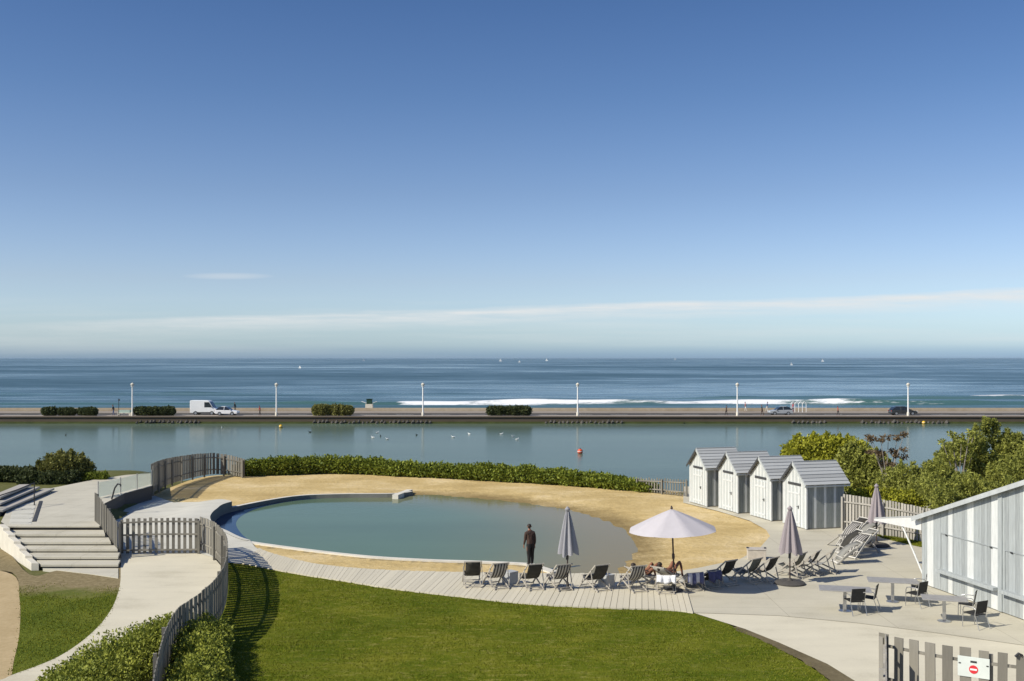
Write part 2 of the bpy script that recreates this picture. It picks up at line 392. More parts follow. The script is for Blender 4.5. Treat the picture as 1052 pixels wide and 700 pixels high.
def wmix(f,a,b,mode='MIX'):
    m=N.new('ShaderNodeMix'); m.data_type='RGBA'; m.blend_type=mode
    for i,v in ((0,f),(6,a),(7,b)):
        if isinstance(v,bpy.types.NodeSocket): L.new(v,m.inputs[i])
        else: m.inputs[i].default_value=v if i==0 else tuple(v)+(1,)
    return m.outputs[2]
el=wm('ABSOLUTE',sx.outputs[2])                      # sine of elevation
SKY_GRADE=[(0,(.385,.54,.85)),(.0036,(.41,.565,.855)),(.0127,(.515,.645,.86)),(.0254,(.51,.605,.78)),(.0707,(.486,.501,.602)),(.151,(.382,.402,.483)),(.2367,(.281,.336,.429)),(.315,(.224,.292,.395)),(.6,(.22,.27,.38)),(1,(.25,.3,.4))]
graded=wmix(1.0,wmix(1.0,sky.outputs[0],wramp(el,SKY_GRADE),'MULTIPLY'),(2,2,2),'MULTIPLY')
yy=wm('MAXIMUM',wm('ABSOLUTE',sx.outputs[1]),.05); u=wm('DIVIDE',sx.outputs[0],yy); v=wm('DIVIDE',sx.outputs[2],yy)
cv=N.new('ShaderNodeCombineXYZ'); L.new(u,cv.inputs[0]); L.new(v,cv.inputs[1])
def wnoise(sc,s,det=6,rg=.6):
    mp=N.new('ShaderNodeMapping'); mp.inputs['Scale'].default_value=sc; L.new(cv.outputs[0],mp.inputs[0])
    n=N.new('ShaderNodeTexNoise'); L.new(mp.outputs[0],n.inputs['Vector']); n.inputs['Scale'].default_value=s; n.inputs['Detail'].default_value=det; n.inputs['Roughness'].default_value=rg
    return n.outputs['Fac']
# one long thin cirrus streak, rising to the right
wob=wm('MULTIPLY',wm('SUBTRACT',wnoise((1,6,1),4.0,6),.5),.013)
line=wm('ADD',wm('ADD',.0445,wm('MULTIPLY',u,.034)),wob)
dv=wm('SUBTRACT',v,line)
up=wm('SUBTRACT',1.0,wm('DIVIDE',wm('ABSOLUTE',dv),wramp(wm('MULTIPLY',wm('ADD',dv,.05),10.0,True),[(.0,.018),(.49,.014),(.51,.0045),(1,.004)])),True)
ns=wramp(wnoise((7,110,1),1.0,8,.7),[(.38,.35),(.58,1.0)])
fade=wramp(wm('ADD',wm('MULTIPLY',u,1.0),.5,True),[(.0,.15),(.18,.6),(.5,.85),(.85,.9),(1,1.0)])
cl=wm('MULTIPLY',wm('MULTIPLY',wm('POWER',up,.8),ns),fade,True)
# faint veils below it and one small wisp above left
veil=wm('MULTIPLY',wramp(wnoise((2,45,1),1.0,6,.6),[(.45,0.0),(.70,.42)]),wramp(v,[(.0,.25),(.02,.8),(.045,.6),(.06,0.0)]))
dx=wm('DIVIDE',wm('SUBTRACT',u,-.265),.045); dy=wm('DIVIDE',wm('SUBTRACT',v,.0765),.0035)
wisp=wm('MULTIPLY',wm('SUBTRACT',1.0,wm('ADD',wm('POWER',wm('ABSOLUTE',dx),2.0),wm('POWER',wm('ABSOLUTE',dy),2.0)),True),.30)
ca=wm('MAXIMUM',wm('MAXIMUM',cl,veil),wisp)
front=wm('GREATER_THAN',sx.outputs[1],0.0)
ca=wm('MULTIPLY',ca,front)
final=wmix(ca,graded,(6.5,6.6,6.6))
L.new(final,bg.inputs['Color'])
sd=bpy.data.lights.new('sun','SUN'); sd.energy=4.4; sd.angle=R(.53); sd.color=(1,.935,.80)
so=bpy.data.objects.new('sun',sd); COL.objects.link(so)
d=Vector((math.cos(R(SUN_AZ))*math.cos(R(SUN_EL)),math.sin(R(SUN_AZ))*math.cos(R(SUN_EL)),-math.sin(R(SUN_EL))))
so.rotation_euler=d.to_track_quat('-Z','Y').to_euler(); so.location=(-40,0,40)
cd=bpy.data.cameras.new('camera'); cam=bpy.data.objects.new('camera',cd); COL.objects.link(cam); S.camera=cam
cam.location=(0,0,H); cam.rotation_euler=(R(90),0,0); cd.sensor_width=36; cd.lens=F/1052*36; cd.shift_y=(HY-350)/1052
cd.clip_start=.1; cd.clip_end=120000
S.view_settings.view_transform='Standard'; S.view_settings.look='None'; S.view_settings.gamma=1; S.view_settings.exposure=.30
S.cycles.max_bounces=8; S.cycles.transparent_max_bounces=8

# ------------------------------------------------------------------ terrain
def mound(x,y):
    xe=-18.7-(y-49)*.19
    return .84*sstep(46.8,49.2,y)*sstep(xe-.3,xe-1.3,x)*(1-sstep(60,66,y)*sstep(-26,-21.5,x))
def shore(y,x=0):
    a=80-.5*min(24,max(0,x+15))+.35*min(14,max(0,x-13)); a-=7*sstep(-20,-24,x); return -3.6*sstep(a,a+9,y)
def pnoise(x,y): return .5*math.sin(x*.31+1.3*math.sin(y*.17))+.5*math.sin(y*.37+1.1*math.sin(x*.23))
WATER_Z=-.20
# pool outline: (px,py,walled)
def deck_z(x,y): return .02+.36*sstep(47.5,52.5,y)*(1-.75*sstep(-16.6,-18.6,x))
PO=[(257,556,1,.05),(233,547.5,1,.16),(220,539.5,1,.33),(215.5,531,1,.38),(222,523,1,.38),(238,515.5,1,.38),(300,510.5,1),(350,508,1),(405,507.5,1),(424,505.5,0),(440,505,0),(480,508,0),(530,512.5,0),(575,519,0),(612,529,0),(640,541,0),(650,553,0),(646,566,0),(634,578,0),(620,586.5,0),(600,588,1),(578,588,1),(566,585.5,1),(546,579.5,1),(500,577,1),(440,575,1),(380,571.5,1),(320,565,1)]
POW=[]
for q in PO: POW.append(G(q[0],q[1],q[3] if len(q)>3 else .03).to_2d())
pool=cr([Vector((p.x,p.y,0)) for p in POW],6,True)
walled=[PO[i//6][2] for i in range(len(pool))]
PA=np.array([(p.x,p.y) for p in pool])
def pool_d(x,y):
    dd=(PA[:,0]-x)**2+(PA[:,1]-y)**2; i=int(dd.argmin()); d=math.sqrt(dd[i])
    return (d if inside(pool,x,y) else -d), walled[i]
def sand_z(x,y):
    d,wl=pool_d(x,y)
    if wl: return -.9 if d>-.2 else -.012
    if d<0: return -.012+(WATER_Z+.012)*sstep(-3.2,0,d)*1.0+.02*pnoise(x*3,y*3)*sstep(0,-3,d)
    return WATER_Z-.12*d-.02
def ground_z(x,y):
    z=-.10+mound(x,y)+shore(y,x)
    if -17<x<9 and 34<y<72:
        d,_=pool_d(x,y); z-=1.3*sstep(-4.2,-.6,d)
    return z
def grid_ground():
    xs=[-4000,-1500,-600,-250,-120]+list(np.arange(-60,60.1,1.0))+[120,250,600,1500,4000]
    ys=[-300,-100,-30,0]+list(np.arange(8,100.1,1.0))+[120,150,165]
    V=[(x,y,ground_z(x,y)) for y in ys for x in xs]; nx=len(xs)
    Fc=[(j*nx+i,j*nx+i+1,(j+1)*nx+i+1,(j+1)*nx+i) for j in range(len(ys)-1) for i in range(nx-1)]
    o=fastmesh('ground',V,Fc,M['dry'],smooth=True); o['kind']='structure'
grid_ground()
# the sand round the basin (and its bed)
sand_px=[(150,515),(185,497),(215,489),(250,488),(330,485),(400,486),(470,489),(560,494),(640,500),(690,504),(712,513),(750,520),(785,529),(802,543),(806,553),(796,568),(775,580),(735,587),(690,589),(640,592),(560,592),(463,590),(387,588),(325,582),(282,572),(262,562),(235,560),(205,550),(190,530)]
sand_w=[Vector((p.x,p.y,0)) for p in cr([G(*p) for p in sand_px],4,True)]
more=[]
for i,p in enumerate(pool):
    if walled[i]:
        t_=(pool[(i+1)%len(pool)]-pool[i-1]).normalized(); n_=Vector((t_.y,-t_.x,0))
        if inside(pool,(p+n_*.05).x,(p+n_*.05).y): n_=-n_
        q_=pool[(i+1)%len(pool)]
        for f_ in (0,.33,.66):
            for o_ in (-.12,.12,.28):
                c_=p.lerp(q_,f_)+n_*o_; more.append((c_.x,c_.y))
sand=sheet('sand',sand_w,M['sand'],sand_z,.45,more=more)
def exp_pool():
    out=[]; n=len(pool)
    for i,p in enumerate(pool):
        t=(pool[(i+1)%n]-pool[i-1]).normalized(); nrm=Vector((t.y,-t.x,0))
        if inside(pool,(p+nrm*.05).x,(p+nrm*.05).y): nrm=-nrm
        out.append(p+nrm*(0.04 if walled[i] else .9))
    return out
pw=sheet('pool_water',exp_pool(),M['pool'],lambda x,y:WATER_Z,.8)
BE=np.array([(p.x,p.y) for p,w_ in zip(pool,walled) if not w_])
at=pw.data.attributes.new('shallow','FLOAT','POINT')
at.data.foreach_set('value',[sstep(6.5,.3,math.sqrt(((BE-np.array([v.co.x,v.co.y]))**2).sum(1).min()))*.55+.45*sstep(-6,4.5,v.co.x) for v in pw.data.vertices])
_in=cr([G(*p,WATER_Z) for p in [(262,558),(250,550.5),(243,541),(243.5,535),(250,529),(265,522.5),(287,517.3),(312,513.8),(352,511)]],5)
def pool_off(i,o_):
    p=pool[i]; t_=(pool[(i+1)%len(pool)]-pool[i-1]).normalized(); n_=Vector((t_.y,-t_.x,0))
    if inside(pool,(p+n_*.05).x,(p+n_*.05).y): n_=-n_
    return (p+n_*o_).to_2d()
sheet('pool_channel',[pool_off(i,.03) for i in range(0,45)]+[q.to_2d() for q in reversed(_in)],M['channel'],lambda x,y:WATER_Z+.004,.8)
# deck at the basin's left end
deck_px=[(124,568),(98,537),(102,526),(124,512),(158,504.5),(178,511.5),(205,512.5),(228,512.8),(237,514.5)]
dk=[G(a,b,.0 if b>560 else .38).to_2d() for a,b in deck_px[:1]]+[G(a,b,.38).to_2d() for a,b in deck_px[1:]]
li=[i for i in range(len(pool))]
# pool outline indices: control 0 (257,556) .. 5 (260,515.5)
edge=[pool[i].to_2d() for i in range(5*6,-1,-1)]
low=[G(a,b,.02).to_2d() for a,b in [(262,562),(275,570),(278,584),(255,580),(234,578),(222,574),(205,568.5)]]
deck_poly=dk+edge+low
sheet('pool_deck',deck_poly,M['deck'],lambda x,y:deck_z(x,y),.7)
# retaining face of the deck towards the water and the white coping of the basin
def wall_strip(idx,zt,w0,w1,zb,mats,name,label,cat,group=None):
    b=MB(); pts=[pool[i%len(pool)] for i in idx]; n=len(pts)
    rows=[]
    for k,p in enumerate(pts):
        t=(pts[min(k+1,n-1)]-pts[max(k-1,0)]).normalized(); nr=Vector((t.y,-t.x,0))
        q=p+nr*.1
        if inside(pool,q.x,q.y): nr=-nr
        z=zt(p.x,p.y); rows.append([p+nr*w0+Vector((0,0,z)),p+nr*w1+Vector((0,0,z)),p+nr*w1+Vector((0,0,zb)),p+nr*w0+Vector((0,0,zb))])
    vs=[v for r in rows for v in r]; fs=[];ms=[]
    for k in range(n-1):
        for j in range(4):
            b_=[4*k+j,4*k+(j+1)%4,4*k+4+(j+1)%4,4*k+4+j]; fs.append(b_); ms.append(0 if j==0 else 1)
    fs+=[(0,1,2,3),(4*n-4,4*n-3,4*n-2,4*n-1)]; ms+=[1,1]
    for f_,m_ in zip(fs,ms):
        b.f.append(tuple(f_)); b.m.append(m_)
    b.v=[tuple(v) for v in vs]
    o=b.build(name,mats); tag(o,label,cat,group); return o
wall_strip(range(0,31),lambda x,y:deck_z(x,y)+.012,-.02,.20,-1.0,[M['deck'],M['poolwall']],'basin_wall','dark inner wall of the basin below the pale deck at its left end','wall')
wall_strip(range(30,55),lambda x,y:.05,-.02,.27,-1.0,[M['coping'],M['poolwall']],'pool_coping','pale concrete kerb along the far left rim of the pool, with a hooked tip','coping')
wall_strip(range(23*6,len(PO)*6+1),lambda x,y:.05,-.02,.25,-1.0,[M['coping'],M['coping']],'pool_coping','long white concrete kerb between the pool water and the narrow strip of sand in front','coping')
b=MB(); p0=G(406,508.5,.06); p1=G(421,503,.06)
b.bar(p0-Vector((0,0,.22)),p1-Vector((0,0,.22)),.42,.56,side=(0,0,1)) if False else b.box(((p0+p1)/2-Vector((0,0,.35))),(.38,(p1-p0).length,.7),0,Matrix.Rotation(math.atan2(-(p1-p0).x,(p1-p0).y),3,'Z'))
tag(b.build('kerb_stub',M['coping']),'short pale concrete stub turning away from the water at the kerb tip','kerb')
b=MB(); p0=G(546,580,.045); p1=G(568,587,.045)
b.box(((p0+p1)/2-Vector((0,0,.40))),(.40,(p1-p0).length+.2,.8),0,Matrix.Rotation(math.atan2(-(p1-p0).x,(p1-p0).y),3,'Z'))
tag(b.build('kerb_stub',M['coping']),'white concrete stub running from beside the standing man towards the boardwalk','kerb')
# boardwalk
bu=resample(cr([G(*p,.05) for p in [(266,563),(282,569),(325,579),(387,585),(463,587.5),(520,588.5),(600,589),(650,589),(700,587)]],8),.05)
bl=resample(cr([G(*p,.05) for p in [(248,578.5),(275,583.5),(305,589),(350,596),(400,604),(463,611.5),(545,620),(620,624),(683,626),(712,629)]],8),.05)
b=MB(); nb=98
for k in range(nb):
    def at(c,t): 
        i=t*(len(c)-1); j=min(int(i),len(c)-2); return c[j].lerp(c[j+1],i-j)
    e=.028
    a0=at(bu,(k+e)/nb); a1=at(bu,(k+1-e)/nb); c0=at(bl,((k+e)/nb)**1.1); c1=at(bl,((k+1-e)/nb)**1.1)
    z=.05+random.uniform(-.004,.004); jj=random.uniform(-.03,.03)
    vs=[Vector((p.x,p.y+jj,zz)) for zz in (z-.05,z) for p in (a0,a1,c1,c0)]
    b.add(vs,[(3,2,1,0),(4,5,6,7),(0,1,5,4),(1,2,6,5),(2,3,7,6),(3,0,4,7)])
tag(b.build('boardwalk',M['plank']),kind='structure')
sheet('boardwalk_bed',[p.to_2d() for p in bu]+[p.to_2d() for p in reversed(bl)],M['earth'],lambda x,y:-.005,1.0)
# terrace and paths
terr=[(690,588),(720,583),(760,574.5),(780,563.5),(791,551),(787,544.5),(770,535),(737,525),(702,516.5),(702,500),(870,498),(1100,500),(1300,560),(1300,707),(1150,682),(1052,663),(960,650),(880,640),(800,632.5),(712,629.5)]
sheet('terrace',[G(*p,.02).to_2d() for p in terr],M['terrace'],lambda x,y:.02,1.2)
pth=[(712,629.5),(800,632.5),(880,640),(960,650),(1052,663),(1150,682),(1300,707),(1300,900),(960,900),(905,745),(884,703),(850,682),(800,660),(765,646)]
sheet('path',[G(*p,.012).to_2d() for p in pth],M['path'],lambda x,y:.008,1.2)
soil=[(765,645),(800,659),(850,681),(884,702),(905,744),(880,744),(860,706),(830,683),(785,660),(755,646)]
sheet('bare_soil',[q.to_2d()+Vector((random.uniform(-.06,.06),random.uniform(-.06,.06))) for q in cr([G(*p) for p in soil],6,True)],M['earth'],lambda x,y:.003,.6)
# left hand path, fence line, verge, sandy track
FENCE=[(205,531),(218,536),(228,545),(232.5,556),(231,574),(223,591),(208,606),(192,617),(180,627),(171,641),(164,661),(157,690),(149,735)]
FH=1.5
fence_pts=[]
for (px,py) in FENCE:
    D=F*(H-FH)/(py-HY); fence_pts.append(Vector(((px-CX)*D/F,D,0)))
fence_c=cr(fence_pts,8)
lp=[p.to_2d() for p in fence_c]+[G(149,900).to_2d(),G(-200,900).to_2d()]+[q.to_2d() for q in cr([G(*p) for p in [(-200,740),(-60,716),(0,699),(12,694),(60,675),(95,650),(115,625),(123,602),(124,585),(124,567)]],6)]
sheet('path',lp,M['path'],lambda x,y:.008,1.0)
vg=[(-40,556),(0,560),(30,590),(60,586),(122,580),(123.5,602),(115.5,625),(95.5,650),(60.5,675),(12.5,694),(14,680),(20,650),(20,615),(12,588),(-40,584)]
vgp=[q.to_2d() for q in cr([G(*p) for p in vg],5,True)]
sheet('grass_verge',vgp,M['verge'],lambda x,y:-.004,.7)
st=[(-200,588),(-40,585),(12,590),(20,615),(20,650),(14,680),(11,696),(0,700),(-60,717),(-200,742)]
sheet('sandy_track',[q.to_2d() for q in cr([G(*p) for p in st],5,True)],M['sandpath'],lambda x,y:.0,.8)
# lawn
lawn_px=[(275,584),(305,590),(350,597),(400,605),(463,612.5),(545,621),(620,625),(683,627),(712,630),(745,640),(770,652),(800,667),(830,683),(860,706),(880,744),(930,900)]
lawn_poly=[p.to_2d() for p in reversed(fence_c[16:])]
lawn_poly=[G(150,900).to_2d()]+lawn_poly+[G(233,578).to_2d(),G(256,581).to_2d()]+[G(*p).to_2d() for p in lawn_px]
def lawn_z(x,y): return .0+.03*pnoise(x*.6,y*.6)*0
sheet('lawn',lawn_poly,M['lawn'],lawn_z,.8)
def blades(name,poly,n,mat,hh=(.03,.065),ymax=1e9):
    P=np.array([(p[0],p[1]) for p in poly]); lo=P.min(0); hi=P.max(0)
    pts=[]
    X=RNG.uniform(lo[0],hi[0],n); Y=RNG.uniform(lo[1],hi[1],n); ok=inside_np(poly,X+RNG.normal(size=n)*.05,Y+RNG.normal(size=n)*.05)&(Y+1.5*np.sin(X*1.9+np.sin(Y*2.3))*.6+RNG.normal(size=n)*.7<ymax); X=X[ok];Y=Y[ok]; m=len(X)
    den=np.sin(X*1.7+2*np.sin(Y*.9))*.5+np.sin(Y*2.1+1.5*np.sin(X*1.3))*.5
    h=RNG.uniform(hh[0],hh[1],m)*(1+.35*den); th=RNG.uniform(0,6.28,m); wd=RNG.uniform(.008,.018,m)
    tl=RNG.uniform(-.6,.6,(m,2))*h[:,None]
    V=np.zeros((m,3,3)); 
    V[:,0]=np.stack([X-np.cos(th)*wd,Y-np.sin(th)*wd,np.full(m,.0)],1); V[:,1]=np.stack([X+np.cos(th)*wd,Y+np.sin(th)*wd,np.full(m,.0)],1)
    V[:,2]=np.stack([X+tl[:,0],Y+tl[:,1],h],1)
    o=fastmesh(name,V.reshape(-1,3),np.arange(m*3).reshape(-1,3),mat,k=3); o['kind']='stuff'; return o
tag(blades('grass',lawn_poly,300000,M['blade'],(.012,.034)),'short mown grass blades of the big lawn','grass')
vpoly=vgp
tag(blades('grass',vpoly,90000,M['blade'],(.02,.05),38.0),'grass on the small verge beside the curved path','grass')
gs=[(880,538),(905,541),(948,546),(960,565),(935,560),(905,552.5)]
sheet('grass_strip',[G(*p,.02).to_2d() for p in gs],M['lawn'],lambda x,y:.026,.6)
tag(blades('grass',[G(*p,.02).to_2d() for p in gs],30000,M['blade'],(.06,.12)),'grass on the strip below the back fence','grass')

# ------------------------------------------------------------------ lagoon, far bank, sea
V=[]; xs=[-4000,-800,-300]+list(range(-200,201,20))+[300,800,4000]; ys=[62,76,90,110,130,150,171.5]
V=[(x,y,-2.0) for y in ys for x in xs]; nx=len(xs)
o=fastmesh('lagoon',V,[(j*nx+i,j*nx+i+1,(j+1)*nx+i+1,(j+1)*nx+i) for j in range(len(ys)-1) for i in range(nx-1)],M['lagoon']); o['kind']='structure'
PZ=-1.0
def strip(name,y0,y1,z0,z1,mat,kind='structure'):
    V=[(x,y,z) for (y,z) in ((y0,z0),(y1,z1)) for x in (-4000,-300,300,4000)]
    o=fastmesh(name,V,[(i,i+1,i+5,i+4) for i in range(3)],mat); o['kind']=kind; return o
b=MB(); b.box((0,171.0,-2.25),(8000,1.0,2.44)); b.box((0,170.97,-.99),(8000,1.25,.14))
q=b.build('quay_wall',M['quay']); tag(q,'long low dark stone quay wall along the far side of the lagoon','quay wall')
strip('weed_bank',169.4,170.52,-2.08,-1.72,M['weed'])
strip('promenade',171.5,176.6,PZ,PZ,M['prom']); strip('road',176.6,183.5,PZ-.08,PZ-.08,M['asphalt']); 
b=MB(); b.box((0,176.6,PZ-.06),(8000,.2,.13)); tag(b.build('kerb',M['prom']),kind='structure')
strip('far_pavement',183.5,188.5,PZ+.03,PZ+.03,M['prom'])
b=MB(); b.box((0,183.5,PZ-.04),(8000,.2,.15)); tag(b.build('kerb',M['prom']),kind='structure')
b=MB()
for i in range(-60,61): b.box((i*6,180,PZ-.076),(3,.12,.004))
tag(b.build('road_marking',M['white_paint']),kind='structure')
b=MB(); b.box((0,189.0,PZ+.22),(8000,.35,.75)); tag(b.build('sea_wall',M['beach']),'low sand coloured parapet wall between the far road and the beach','wall')
V=[(x,y,z) for (y,z) in ((189,-1.05),(205,-1.5),(240,-2.95),(300,-5),(60000,-6)) for x in (-60000,-300,300,60000)]
o=fastmesh('beach',V,[(j*4+i,j*4+i+1,j*4+i+5,j*4+i+4) for j in range(4) for i in range(3)],M['beach']); o['kind']='structure'
def make_sea():
    xs=np.concatenate([[-60000,-20000,-6000,-2000,-800],np.arange(-400,401,2.0),[800,2000,6000,20000,60000]])
    ys=np.concatenate([np.arange(226,300,.75),np.geomspace(300,700,90)[0:],np.geomspace(710,70000,60)])
    X,Y=np.meshgrid(xs,ys); 
    def band(c0,wd,amp,x0,x1,seed,soft=15):
        c=c0+1.2*np.sin(X*.035+seed)+.7*np.sin(X*.11+seed*2)
        env=1/(1+np.exp(-(X-x0)/soft))*1/(1+np.exp((X-x1)/soft))
        amp=amp*(.85+.22*np.sin(X*.09+seed)+.15*np.sin(X*.23+seed*3)); dd=(Y-c)/wd; prof=np.where(dd<0,np.exp(-(dd*1.9)**2),np.exp(-(dd*.7)**2)); return amp*env*prof,env,c
    Z=np.full(X.shape,-3.0); near=1/(1+np.exp((Y-480)/60))
    Z+=near*(.16*np.sin(Y*.33+.8*np.sin(X*.02))+.1*np.sin(Y*.71+X*.05+1.1*np.sin(X*.013)))
    foam=np.zeros(X.shape); green=np.zeros(X.shape)
    z1,e1,c1=band(268,3.0,.92,-75,400,.3,20); Z+=z1
    z2,e2,c2=band(302,4.5,1.0,40,260,2.1,25); Z+=z2
    z3,e3,c3=band(330,5,.8,-300,-20,4.0,30); Z+=z3
    green+=np.exp(-((Y-c1+3)/7)**2)*.9+e2*np.exp(-((Y-c2+2)/6)**2)*.6+e3*np.exp(-((Y-c3)/8)**2)*.35
    green+=.35*np.exp(-((Y-245)/14)**2)
    right=1/(1+np.exp(-(X+29)/1.2))
    ff=np.where(X<80,1.0,np.exp(-(X-80)/28))
    core=np.exp(-np.clip((c1-1.0-Y)/(8.5-3.5/(1+np.exp(-(X-8)/8))),0,9)**1.6)*(Y<c1+1.5)
    foam=np.maximum(foam,.93*right*core*(.15+.85*ff)*(.66+.08*np.sin(X*.13)+.06*np.sin(X*.31+1)-.10/(1+np.exp(-(X-8)/6))))
    foam=np.maximum(foam,.55*np.exp(-((Y-(240+1.5*np.sin(X*.06)))/2.2)**2)*(.45+.35*np.sin(X*.02+1)))
    foam=np.maximum(foam,.62*e2*np.exp(-((Y-c2)/1.2)**2)*(X>118)*(X<150))
    V=np.stack([X,Y,Z],-1).reshape(-1,3); nx=len(xs); J,I=np.meshgrid(np.arange(len(ys)-1),np.arange(nx-1),indexing='ij')
    a=(J*nx+I).ravel(); Fc=np.stack([a,a+1,a+nx+1,a+nx],1)
    o=fastmesh('sea',V,Fc,M['sea'],smooth=True); o['kind']='structure'
    at=o.data.attributes.new('foam','FLOAT_COLOR','POINT'); c=np.zeros((len(V),4),np.float32); c[:,0]=foam.ravel(); c[:,1]=np.clip(green.ravel(),0,1); c[:,3]=1
    at.data.foreach_set('color',c.ravel())
make_sea()

# ------------------------------------------------------------------ foliage
def leaves(blobs,n,size,flat=.35,shell=.55,seed=1,nz=.0):
    """leaf quads spread through a set of ellipsoids (c, r); most towards the outside"""
    g=np.random.default_rng(seed); C=np.array([list(c) for c,r in blobs]); Rr=np.array([list(r) for c,r in blobs])
    vol=(Rr[:,0]*Rr[:,1]+Rr[:,1]*Rr[:,2]+Rr[:,0]*Rr[:,2]); k=g.choice(len(blobs),n,p=vol/vol.sum())
    d=g.normal(size=(n,3)); d/=np.linalg.norm(d,axis=1)[:,None]
    rad=1-(1-shell)*g.random(n)**1.6; rad*=1+.14*np.sin(d[:,0]*7+k)*np.sin(d[:,1]*6+2*k)*np.sin(d[:,2]*8)+g.normal(size=n)*.05
    P=C[k]+d*rad[:,None]*Rr[k]
    ax=d+g.normal(size=(n,3))*.9; ax[:,2]+=.3; ax/=np.linalg.norm(ax,axis=1)[:,None]
    nr=np.cross(ax,g.normal(size=(n,3))); nr/=np.linalg.norm(nr,axis=1)[:,None]+1e-9
    s=size*g.uniform(.6,1.35,n)[:,None]
    V=np.stack([P-ax*s*.5,P+nr*s*flat,P+ax*s*.7,P-nr*s*flat],1)
    return V.reshape(-1,3)
def sprigs(blobs,n,seed,L_=.32,w_=.09):
    g=random.Random(seed); o=[]
    for k in range(n):
        c,r_=g.choice(blobs); a=g.uniform(0,6.28); e=g.uniform(.15,1.4)
        p=(c[0]+math.cos(a)*math.cos(e)*r_[0],c[1]+math.sin(a)*math.cos(e)*r_[1],c[2]+math.sin(e)*r_[2]+L_*.3)
        q=g.uniform(.6,1.5); o.append((p,(w_*q*g.uniform(.8,2),w_*q,L_*q*.6)))
    return o
def foliage(name,blobs,n,size,mat,parent,seed=1,**k):
    V=leaves(blobs,n,size,seed=seed,**k); V[:,2]=np.maximum(V[:,2],-.05)
    return fastmesh(name,V,np.arange(len(V)).reshape(-1,4),mat,parent)
def stems(parent,pts_list,r,mat,name='stem'):
    for pts in pts_list:
        b=MB(); n=len(pts); b.tube(pts,[r*(1-.75*i/(n-1)) for i in range(n)],6); b.build(name,mat,parent,True)
def strip_blobs(pts,hts,wid,jit,seed,per=.55):
    g=random.Random(seed); c=resample(pts,per); out=[]
    for i,p in enumerate(c):
        t=i/(len(c)-1); h=np.interp(t,np.linspace(0,1,len(hts)),hts)
        for q in range(2):
            hh=h*g.uniform(.82,1.1); ww=wid*g.uniform(.75,1.1)
            out.append(((p.x+g.uniform(-jit,jit),p.y+g.uniform(-jit,jit),p.z+hh*.5),(ww*.55,ww*.55,hh*.55)))
    return out
def shrub(name,label,cat,loc,blobs,n,size,mat,seed,bark=None,group=None,nst=4,h=1.0,spread=.4):
    t=thing(name,loc,0,label,cat,group)
    foliage('foliage',blobs+sprigs(blobs,len(blobs)*10,seed,.22*max(.6,min(1.6,h)),.07),n,size,mat,t,seed)
    g=random.Random(seed)
    for k in range(nst):
        a=g.uniform(0,6.28); e=Vector((math.cos(a)*spread*g.uniform(.4,1),math.sin(a)*spread*g.uniform(.4,1),h*g.uniform(.6,.95)))
        stems(t,[[Vector((math.cos(a)*.08,math.sin(a)*.08,-.1)),e*.5+Vector((0,0,.05)),e]],.05,bark or M['bark'],'trunk')
    return t
# long clipped hedge behind the sand
hp=cr([G(*p) for p in [(249,489),(285,488),(330,486.5),(375,487),(407,489),(460,491.5),(520,494.5),(565,497.5),(610,500.5),(645,503.5),(668,505.5)]],6)
h=thing('hedge',hp[0],0,'long glossy green hedge behind the sand along the lagoon','hedge')
bl_=strip_blobs([p-hp[0] for p in hp],[1.05,1.25,1.2,1.2,1.0,1.0,1.05,1.1,1.0,.85,.65],1.3,.12,3,.5)
foliage('foliage',bl_,46000,.17,M['leaf_hedge'],h,3)
for k in range(0,len(hp),5):
    p=hp[k]-hp[0]; stems(h,[[p+Vector((0,0,-.1)),p+Vector((.05,0,.35)),p+Vector((.1,.05,.8))]],.04,M['bark'])
# foreground shrubs either side of the fence
def bushrow(label,pts,hts,wid,n,seed,size=.068):
    P=[Vector(p) for p in pts]; t=thing('bush',P[0],0,label,'bush','bushes along the path fence')
    bb=strip_blobs([p-P[0] for p in cr(P,5)],hts,wid,.25,seed,.42)
    g=random.Random(seed)
    for (c,r) in list(bb):
        if g.random()<.5: bb.append(((c[0]+g.uniform(-.4,.4)*wid*.6,c[1]+g.uniform(-.3,.3),c[2]+r[2]*g.uniform(.5,1.0)),(.22,.22,.2)))
    foliage('foliage',bb,n,size,M['leaf_near'],t,seed)
    for q in range(6):
        p=P[0].lerp(P[-1],(q+.5)/6)-P[0]; stems(t,[[p+Vector((0,0,-.05)),p+Vector((g.uniform(-.2,.2),0,.4)),p+Vector((g.uniform(-.3,.3),0,.75))]],.03,M['bark'])
bushrow('broad leafy green bush between the curved path and the slatted fence',[(-9.4,31.4,0),(-9.95,29.2,0),(-10.15,26.8,0),(-10.1,24.4,0),(-9.9,21.5,0)],[.85,1.0,1.0,1.0,1.0],2.0,84000,11)
bushrow('narrower green bush on the lawn side of the slatted fence',[(-8.65,30.9,0),(-8.35,29.0,0),(-7.75,26.8,0),(-7.3,24.4,0),(-7.0,22.0,0)],[.8,1.0,1.0,1.0,1.0],1.15,50000,12)
